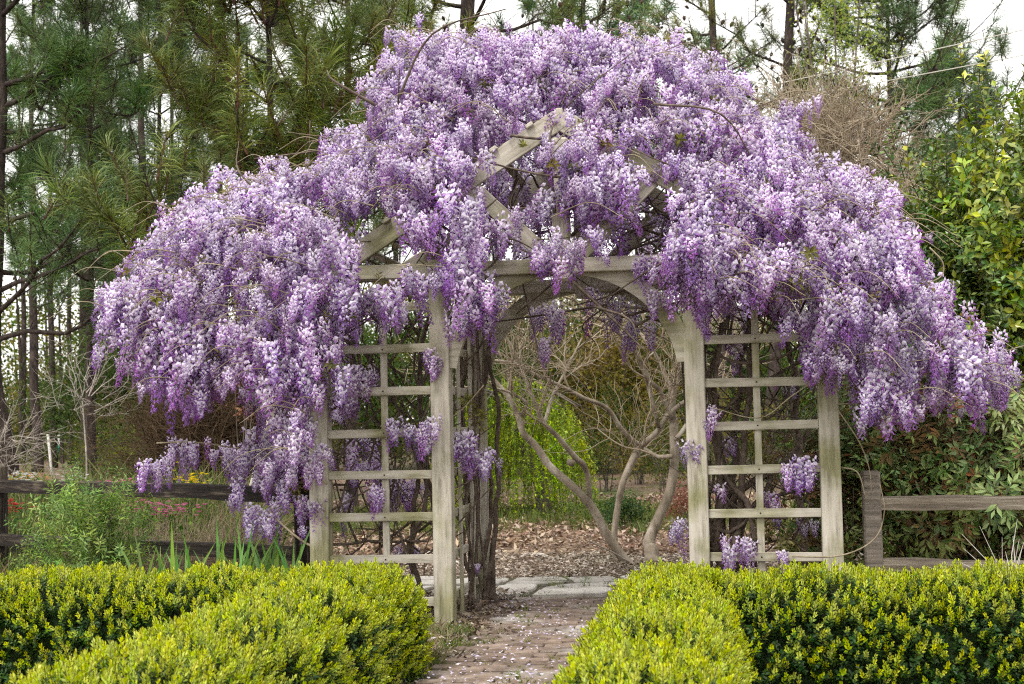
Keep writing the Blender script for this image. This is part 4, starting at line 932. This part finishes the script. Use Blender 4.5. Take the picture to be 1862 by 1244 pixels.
# understorey of the wood
US = [p_cloud(34, .45, .11, .055, (.05, .085, .012), (.22, .24, .03)) for _ in range(3)]
UG = [p_cloud(34, .45, .11, .055, (.025, .055, .012), (.10, .15, .025)) for _ in range(3)]
UO = [p_cloud(30, .5, .11, .06, (.07, .065, .015), (.26, .20, .04)) for _ in range(3)]
UL = {'y': ('yellow-green spring undergrowth tree in the wood beyond the garden', US), 'g': ('dark green leafy undergrowth tree in the wood beyond the garden', UG), 'o': ('olive-gold spring undergrowth tree in the wood beyond the garden', UO)}
for px, dep, h, rx, k in ((20, 84, 5.6, 2.6, 'y'), (110, 82, 5.8, 2.8, 'y'), (180, 58, 5.2, 2.4, 'g'), (240, 62, 5.5, 2.4, 'y'), (210, 46, 5.0, 1.6, 'g'), (300, 64, 5.0, 2.4, 'o'), (370, 58, 4.5, 2.2, 'y'), (450, 60, 4.5, 2.4, 'y'), (520, 52, 5, 2.2, 'o'), (600, 46, 5, 2.4, 'g'), (680, 50, 5.5, 2.6, 'y'),
                          (760, 44, 5, 2.2, 'g'), (850, 50, 5.5, 2.4, 'y'), (900, 40, 4.6, 1.8, 'g'), (960, 48, 6.2, 2.6, 'g'), (1020, 42, 5.2, 2.0, 'o'), (1080, 50, 6.0, 2.6, 'g'), (1130, 40, 4.4, 1.8, 'o'), (1180, 46, 5.5, 2.2, 'g'), (1240, 44, 5, 2.2, 'g'), (1300, 40, 4.5, 2.0, 'g'), (1370, 44, 4.5, 2.2, 'o'), (1440, 48, 4.8, 2.4, 'g'), (1520, 44, 4.5, 2.2, 'g'), (1900, 40, 4.6, 2.4, 'g'), (2020, 44, 5.0, 2.6, 'y'), (2150, 40, 5, 2.6, 'g'), (1960, 30, 3.2, 1.8, 'o')):
    leafy('undergrowth_tree', UL[k][0], 'tree', base_at(px, 780, dep), h, rx, rx, 330, UL[k][1], MAT['soft_leaf'], z0=.4, stems=6, stem_r=.05, group='undergrowth of the wood, ' + {'y': 'yellow-green', 'g': 'dark green', 'o': 'olive-gold'}[k], clump=.5, shell=.25, sc=(.8, 1.5), up=.2)
leafy('birch_sapling', 'tall airy sapling with sparse pale green leaves against the white sky', 'tree', base_at(1520, 100, 30), 12.5, 1.3, 1.3, 170, [p_cloud(16, .4, .07, .045, (.20, .28, .05), (.42, .48, .12)) for _ in range(2)], MAT['soft_leaf'], z0=7.2, stems=6, stem_r=.045, clump=.5, shell=.1)
leafy('maple_sapling', 'sapling with small russet leaves beyond the rail fence', 'tree', base_at(445, 760, 17), 2.6, .28, .28, 60, [p_cloud(12, .12, .035, .025, (.20, .10, .06), (.34, .20, .12)) for _ in range(2)], MAT['soft_leaf'], z0=1.5, stems=4, stem_r=.012)
# the far wood that closes the view, read as one mass
n = 4200; px = U(-250, 2100, n); dep = U(72, 100, n); hz = U(0, 1, n) ** 1.6 * np.interp(px, [-250, 400, 900, 1300, 1862, 2100], [9.5, 9.5, 10, 9, 6, 6])
P = np.array([base_at(a, 780, d) for a, d in zip(px, dep)]); P[:, 2] = hz
scatter('woodland', UG + US + UO, P, rot_to(rdir(n), U(0, 6.28, n)), U(1.6, 3.2, n), MAT['soft_leaf'])
wd = bpy.data.objects['woodland']; tag(wd, 'distant wood closing the view behind the garden', 'woodland', kind='stuff')
g = Geo()
for k in range(170):
    q = base_at(U(-250, 2100), 780, U(66, 100)); h = U(6, 13); g.tube([q, q + [U(-.2, .2), 0, h * .5], q + [U(-.5, .5), 0, h]], [.12, .09, .03], 5, cap=False)
tag(g.build('woodland_trunks', MAT['pine_bark']), 'thin trunks of the distant wood', 'woodland', kind='stuff')
# low shrubs on the floor of the wood and among the crape myrtle
for px, py, dep, h, rx, k, lab in ((1140, 960, 19, .42, .3, 'g', 'small dark green azalea beside the crape myrtle trunks'), (1090, 930, 21, .35, .5, 'y', 'low green clump under the weeping tree'), (1250, 940, 20, .55, .4, 'o', 'low russet shrub behind the crape myrtle')):
    col = {'g': ((.02, .05, .015), (.07, .12, .03)), 'y': ((.06, .10, .02), (.16, .22, .04)), 'o': ((.16, .07, .05), (.30, .13, .08))}[k]
    leafy('low_shrub', lab, 'shrub', base_at(px, py, dep), h, rx, rx, 120, [p_cloud(16, .13, .035, .02, *col) for _ in range(2)], MAT['soft_leaf'], z0=.05, stems=6, stem_r=.008, clump=.5)
for px, dep in ((1100, 30), (1165, 33), (1210, 28), (1010, 36), (1290, 30), (1380, 30)):
    leafy('low_shrub', 'loose olive-brown thicket on the floor of the wood behind the crape myrtle', 'shrub', base_at(px, 860, dep), U(1.6, 2.4), 1.1, .9, 150, UG + UO, MAT['soft_leaf'], z0=.1, stems=10, stem_r=.012, group='thickets behind the crape myrtle', sc=(.35, .6))

for i, (px, dep, h) in enumerate(((-60, 34, 1.7), (232, 36, 1.9), (250, 31, 1.9), (290, 38, 2.2), (345, 34, 1.8), (480, 34, 2.2), (290, 27, 1.2), (330, 25, 1.1))):
    leafy('low_shrub', 'green brushy undergrowth among the pine trunks beyond the flower bed', 'shrub', base_at(px, 850, dep), h, 1.3, 1.0, 150, UG + US, MAT['soft_leaf'], z0=.05, stems=10, stem_r=.012, group='undergrowth behind the flower bed', sc=(.35, .65))
wg = Geo(); b0 = base_at(1835, 1040, 9.6)
for k in range(34):
    a = U(-1.2, 1.2); d = np.array([math.sin(a) * .8 - .15, U(-.3, .3), math.cos(a) * .9]); L = U(.25, .7); wg.tube([b0 + [U(-.05, .05), 0, .15], b0 + d * L * .5 + [0, 0, .22], b0 + d * L + [U(-.05, .05), 0, .16]], [.0035, .003, .0015], 3)
tag(wg.build('dry_stalks', plain('bleached stalk', (.62, .58, .52))), 'spray of bleached dry stalks in front of the grey rails', 'plant', kind='stuff')

# ================================================================== left of the arch: flower bed, iris, herb
HB = [p_sprig(18, .1, .20, .065, .016, (.13, .25, .05), (.42, .56, .16)) for _ in range(3)]
leafy('willowy_shrub', 'feathery fresh green shrub in front of the dark rails', 'shrub', base_at(165, 980, 11.6), .95, .42, .35, 520, HB, MAT['soft_leaf'], z0=.1, stems=10, stem_r=.006, clump=.42, sc=(.6, 1.0), up=.9)
for k, (px, n_) in enumerate(((275, 5), (345, 5), (395, 7), (440, 8), (480, 8), (520, 6), (300, 4))):
    b = base_at(px, 1030, 10.6 + U(-.15, .15)); g = Geo()
    for j in range(int(n_ * 1.5)):
        s = np.array([U(-.09, .09), U(-.07, .07), 0]); H = U(.5, .82); lx, ly = U(-.22, .22), U(-.12, .12); w = U(.034, .050); q = np.array([math.cos(U(-.6, .6)), math.sin(U(-.6, .6)), 0]); V = []
        for u in np.linspace(0, 1, 6):
            c = s + np.array([lx * u * u, ly * u * u, H * u]); ww = w * (1 - u ** 2.5) * .5 + .0008; V += [c - q * ww, c + np.array([-q[1], q[0], 0]) * .004, c + q * ww]
        f = [(i * 3 + m, i * 3 + m + 1, i * 3 + m + 4, i * 3 + m + 3) for i in range(5) for m in (0, 1)]
        lf = Geo(); lf.add(V, f, mixc((.08, .20, .03), (.26, .42, .11), U(0, 1)))
        if j == 0: t = thing('iris_clump', 'fan of upright sword-shaped iris leaves behind the box hedge', 'plant', 'iris clumps along the rail fence', tuple(b))
        lf.build('leaf', MAT['soft_leaf'], t)
WH, OR, PK, MG, YE, RD = [(.80, .80, .76)], [(.75, .30, .06), (.65, .38, .12)], [(.75, .30, .42), (.65, .16, .32)], [(.50, .14, .26)], [(.80, .60, .04)], [(.42, .04, .04)]
bed_soil = [(20, 866, 17.5, WH, 'white'), (50, 868, 17.2, WH, 'white'), (40, 866, 19.5, OR, 'orange'), (75, 868, 20, OR, 'orange'), (15, 868, 20, OR, 'orange'), (110, 885, 17, PK, 'pink'), (85, 884, 17, PK, 'pink'), (130, 868, 17.5, WH, 'white'), (165, 884, 17, PK, 'pink'), (200, 882, 17, PK, 'pink'),
            (225, 878, 17.5, PK, 'pink'), (245, 918, 14.2, MG, 'magenta'), (300, 922, 14, MG, 'magenta'), (330, 925, 14, MG, 'magenta'), (285, 918, 14.4, MG, 'magenta'), (35, 915, 15.5, RD, 'red'), (20, 918, 15.2, RD, 'red'), (360, 870, 16, YE, 'yellow'), (290, 850, 17.5, YE, 'yellow'), (340, 868, 16.5, YE, 'yellow')]
for px, py, dep, cols, nm in bed_soil:
    b = base_at(px, py, dep); top = at_depth(px, py, dep)[2]; h = max(.25, top)
    t = thing('flowering_plant', f'{nm}-flowered bedding plant in the bed behind the dark rail fence', 'plant', f'{nm} bedding flowers', tuple(b))
    st_ = Geo()
    for k in range(14):
        e = np.array([U(-.16, .16), U(-.16, .16), h * U(.7, 1)]); st_.tube([(e[0] * .3, e[1] * .3, -.02), (e[0] * .8, e[1] * .8, e[2] * .6), e], [.005, .004, .003], 3, (.07, .12, .03), False)
    m = 90
    for k in range(m):
        p = np.array([U(-.2, .2), U(-.2, .2), U(.02, h * .98)]); v, f = leaf_quad(p, rdir(1)[0] + [0, 0, .3], (0, 0, 1), U(.05, .10), .035); st_.add(v, f, mixc((.04, .10, .02), (.20, .30, .06), U(0, 1)))
    st_.build('leafage', MAT['soft_leaf'], t)
    fl = Geo()
    for k in range(22):
        p = np.array([U(-.18, .18), U(-.18, .18), h * U(.88, 1.06)]); c = cols[rng.integers(len(cols))]
        for j in range(5):
            a = j * 1.257 + k; v, f = leaf_quad(p, (math.cos(a), math.sin(a) , .4), (0, 0, 1), .036, .03); fl.add(v, f, c)
    tag(fl.build('blossoms', MAT['petal'], t), kind='stuff')
# weeds and greenery that fill the bed
n = 2100; P = np.array([base_at(U(-150, 480), 880, U(13.6, 20)) for _ in range(n)])
o = scatter('bed_greenery', [p_grass(16, .42, .014, (.05, .10, .02), (.22, .26, .07), .10, .6) for _ in range(3)] + [p_grass(14, .45, .010, (.20, .15, .08), (.40, .32, .18), .08, .7) for _ in range(2)] + [p_cloud(18, .16, .07, .035, (.05, .11, .02), (.20, .30, .06))],
            P, rot_to(np.tile([0, 0, 1.0], (n, 1)) + rng.normal(size=(n, 3)) * .15, U(0, 6.28, n)), np.interp(P[:, 1], [3.5, 5, 8], [.75, 1.3, 2.1]) * U(.6, 1.3, n), MAT['soft_leaf']); tag(o, 'mixed weeds and greenery of the bed behind the rail fence', 'greenery', kind='stuff')
tb = fence('timber_edging', 'low dark timber edging of the raised bed behind the rails', [(*base_at(-60, 960, 15.2)[:2], .40, .10), (*base_at(190, 960, 14.6)[:2], .40, .10)],
      [((*base_at(-60, 960, 15.1)[:2], .30), (*base_at(190, 960, 14.5)[:2], .30), .16, .08)], MAT['rail_dark'], MAT['rail_dark']); tb['category'] = 'edging'
stk = Geo(); a, b = at_depth(497, 740, 15), at_depth(481, 800, 15); d = b - a; stk.tube([a, b, b + d * 1.6], .035, 4); o = stk.build('garden_stake', MAT['twig_pale'], smooth=False); tag(o, 'pale leaning wooden stake behind the wisteria fringe', 'stake')
stk = Geo(); a, b = at_depth(87, 790, 30), at_depth(93, 850, 30); stk.tube([a, b, b + (b - a) * .4], .026, 6); o = stk.build('white_stake', plain('white paint', (.62, .60, .55))); tag(o, 'thin white stake standing near the walking person', 'stake')

# ================================================================== ground cover
DL = [(.46, .40, .33), (.33, .265, .205), (.21, .16, .12), (.56, .51, .45), (.13, .095, .07), (.38, .31, .24)]
def ground_scatter(name, label, cat, protos, n, xr, yr, mat, sc=(.8, 1.3), keep=None, z=.01):
    P = np.stack([U(*xr, n), U(*yr, n), np.full(n, z)], 1)
    if keep is not None: P = P[keep(P)]
    o = scatter(name, protos, P, np.stack([U(-.06, .06, len(P)), U(-.06, .06, len(P)), U(0, 6.28, len(P))], 1), U(*sc, len(P)), mat); return tag(o, label, cat, kind='stuff')
LT = [p_litter(34, .17, DL, .02, .055) for _ in range(4)]
ground_scatter('leaf_litter', 'drift of pale dead leaves between the paving and the crape myrtle', 'litter', LT, 900, (-2.6, 4.5), (3.1, 5.6), MAT['litter'])
ground_scatter('leaf_litter', 'dark leaf litter around the feet of the arbor posts', 'litter', [p_litter(26, .15, DL[1:3] + DL[4:]) for _ in range(3)], 620, (-2.6, 2.6), (-1.5, 2.0), MAT['litter'], keep=lambda P: (np.abs(P[:, 0]) > .62 + .12 * np.sin(P[:, 1] * 5)))
ground_scatter('pine_straw', 'russet pine straw under the trees', 'litter', [p_litter(30, .3, [(.30, .20, .14), (.24, .16, .11), (.42, .32, .24), (.15, .10, .07)], .03, .075) for _ in range(3)], 2000, (-7, 9), (5.3, 17), MAT['litter'], sc=(.9, 1.8))
ground_scatter('meadow_grass', 'thin green grass under the weeping tree', 'grass', [p_grass(14, .22, .009, (.06, .10, .02), (.20, .24, .05), .12, .5) for _ in range(3)], 1300, (-5, 5), (8.0, 13.5), MAT['soft_leaf'], sc=(.6, 1.3), keep=lambda P: rng.random(len(P)) < .35 + .5 * (np.sin(P[:, 0] * 1.3) * np.sin(P[:, 1] * .9) > -.2))
ground_scatter('path_weeds', 'small grass tufts in the joints of the path', 'grass', [p_grass(12, .05, .006, (.08, .13, .02), (.26, .30, .06), .035, .9) for _ in range(3)], 170, (-.68, .68), (-2.8, 3.1), MAT['soft_leaf'], sc=(.5, 1.3), keep=lambda P: rng.random(len(P)) < np.where(P[:, 0] < -.35, .9, .45))
ground_scatter('verge_weeds', 'weeds and grass on the verge between path and hedge', 'grass', [p_grass(16, .13, .009, (.08, .14, .02), (.25, .32, .06), .06, .8), p_cloud(14, .07, .04, .02, (.04, .09, .02), (.16, .24, .05)), p_grass(14, .13, .006, (.28, .2, .11), (.5, .4, .26), .07, .9)], 380, (-1.25, -.60), (-2.3, -.2), MAT['soft_leaf'], sc=(.5, 1.1), keep=lambda P: P[:, 0] < -.62 - .1 * np.abs(np.sin(P[:, 1] * 6)))
ground_scatter('fallen_petals', 'fallen lilac wisteria petals strewn over the bricks', 'petals', [p_litter(9, .12, [(.72, .66, .80), (.62, .54, .74), (.80, .77, .82)], .016, .036) for _ in range(3)], 240, (-.95, .7), (-2.6, 2.4), MAT['petal'], sc=(.8, 1.2), z=.024, keep=lambda P: rng.random(len(P)) < .35 + .6 * np.exp(-((P[:, 0] + .3) ** 2) / .15))
for pts, lab in (([(955, 1008), (985, 1008), (1003, 1014)], 'grey fallen branch lying on the straw under the weeping tree'), ([(1050, 1025), (1062, 1016), (1070, 1018)], 'short grey fallen branch lying on the leaf litter near the crape myrtle')):
    sg = Geo(); sg.tube([at_ground(a, b, .03) for a, b in pts], [.02, .018, .01], 6); tag(sg.build('fallen_branch', MAT['twig_pale']), lab, 'branch')
sg = Geo(); sg.tube(catmull([at_ground(1150, 1026, .03), at_depth(1115, 1005, CD - .3), at_depth(1070, 983, CD - .5)], 5), np.linspace(.012, .008, 11), 5); tag(sg.build('fallen_branch', MAT['twig_pale']), 'thin pale stick leaning against the crape myrtle trunk', 'branch')

# ================================================================== wires overhead
wm = plain('weathered cable', (.50, .48, .42))
for (a, b), dep, lab in ((((1370, 162), (1710, 88)), 24, 'upper pale overhead cable crossing in front of the pines'), (((1570, 155), (1770, 118)), 25, 'lower pale overhead cable crossing in front of the pines')):
    p, q = at_depth(*a, dep), at_depth(*b, dep - 1.5); d = q - p; pts = [p + d * u + np.array([0, 0, .012 * u * (u - 1)]) for u in np.linspace(-2.5, 3, 24)]
    g = Geo(); g.tube(pts, .0095, 5); tag(g.build('overhead_cable', wm), lab, 'cable')

# ================================================================== person far down the garden
def person(base, rz):
    root = thing('person', 'distant person in white shirt and teal trousers walking in the wood', 'person', None, tuple(base)); root.rotation_euler = (0, 0, rz)
    J = {'pel': (0, 0, .92, .125), 'wst': (0, 0, 1.08, .115), 'cht': (0, 0, 1.30, .135), 'nck': (0, .01, 1.46, .05), 'hd0': (0, .02, 1.54, .075), 'hd1': (0, .02, 1.64, .085), 'hd2': (0, .01, 1.70, .05),
         'hl': (-.09, 0, .88, .09), 'kl': (-.10, .05, .50, .06), 'al': (-.10, -.02, .09, .04), 'tl': (-.10, .12, .04, .032), 'hr': (.09, 0, .88, .09), 'kr': (.10, .10, .50, .06), 'ar': (.10, .16, .09, .04), 'tr': (.10, .30, .04, .032),
         'sl': (-.17, 0, 1.38, .055), 'el': (-.22, -.04, 1.12, .043), 'wl': (-.20, .12, .96, .03), 'ml': (-.19, .20, .93, .035), 'sr': (.17, 0, 1.38, .055), 'er': (.22, -.08, 1.12, .043), 'wr': (.21, .02, .90, .03), 'mr': (.21, .06, .83, .035)}
    E = 'pel-wst wst-cht cht-nck nck-hd0 hd0-hd1 hd1-hd2 pel-hl hl-kl kl-al al-tl pel-hr hr-kr kr-ar ar-tr cht-sl sl-el el-wl wl-ml cht-sr sr-er er-wr wr-mr'.split()
    ks = list(J); me = bpy.data.meshes.new('body'); me.from_pydata([J[k][:3] for k in ks], [tuple(ks.index(x) for x in e.split('-')) for e in E], []); 
    o = link(me, 'body', root); o.modifiers.new('skin', 'SKIN'); sv = me.skin_vertices[0].data
    for i, k in enumerate(ks): sv[i].radius = (J[k][3],) * 2; sv[i].use_root = (k == 'pel')
    o.modifiers.new('smooth', 'SUBSURF').levels = 2; o.modifiers['smooth'].render_levels = 2
    m, n, l = new_mat('skin and clothes'); g = N(n, 'ShaderNodeTexCoord'); sx = N(n, 'ShaderNodeSeparateXYZ'); l.new(g.outputs['Object'], sx.inputs[0])
    r_ = N(n, 'ShaderNodeValToRGB'); r_.color_ramp.interpolation = 'CONSTANT'; e = r_.color_ramp.elements
    e[0].position, e[0].color = 0, (.10, .08, .07, 1); e[1].position, e[1].color = .06, (.03, .24, .17, 1)
    for p_, c in ((.50, (.72, .71, .72, 1)), (.80, (.50, .30, .22, 1))): x = e.new(p_); x.color = c
    dv = N(n, 'ShaderNodeMath', operation='DIVIDE'); dv.inputs[1].default_value = 1.8; l.new(sx.outputs['Z'], dv.inputs[0]); l.new(dv.outputs[0], r_.inputs[0])
    p = N(n, 'ShaderNodeBsdfPrincipled'); p.inputs['Roughness'].default_value = .85; l.new(r_.outputs[0], p.inputs['Base Color']); oo = N(n, 'ShaderNodeOutputMaterial'); l.new(p.outputs[0], oo.inputs[0]); me.materials.append(m)
    h = Geo(); h.tube([(0, -.03, 1.42), (0, -.045, 1.52), (0, -.03, 1.64), (0, 0, 1.73), (0, .01, 1.745)], [.05, .075, .095, .075, .02], 10); h.build('hair', plain('dark hair', (.09, .06, .04)), root)
    for s in (-1, 1):
        f_ = Geo(); f_.tube([(s * .035, .097, 1.625), (s * .035, .104, 1.625)], [.011, .006], 6); f_.build('eye', plain('eye', (.03, .02, .02)), root)
    f_ = Geo(); f_.tube([(0, .10, 1.62), (0, .118, 1.585), (0, .10, 1.575)], [.009, .014, .008], 6); f_.build('nose', plain('skin', (.50, .30, .22)), root)
    return root
person(base_at(110, 820, 70), R(150))
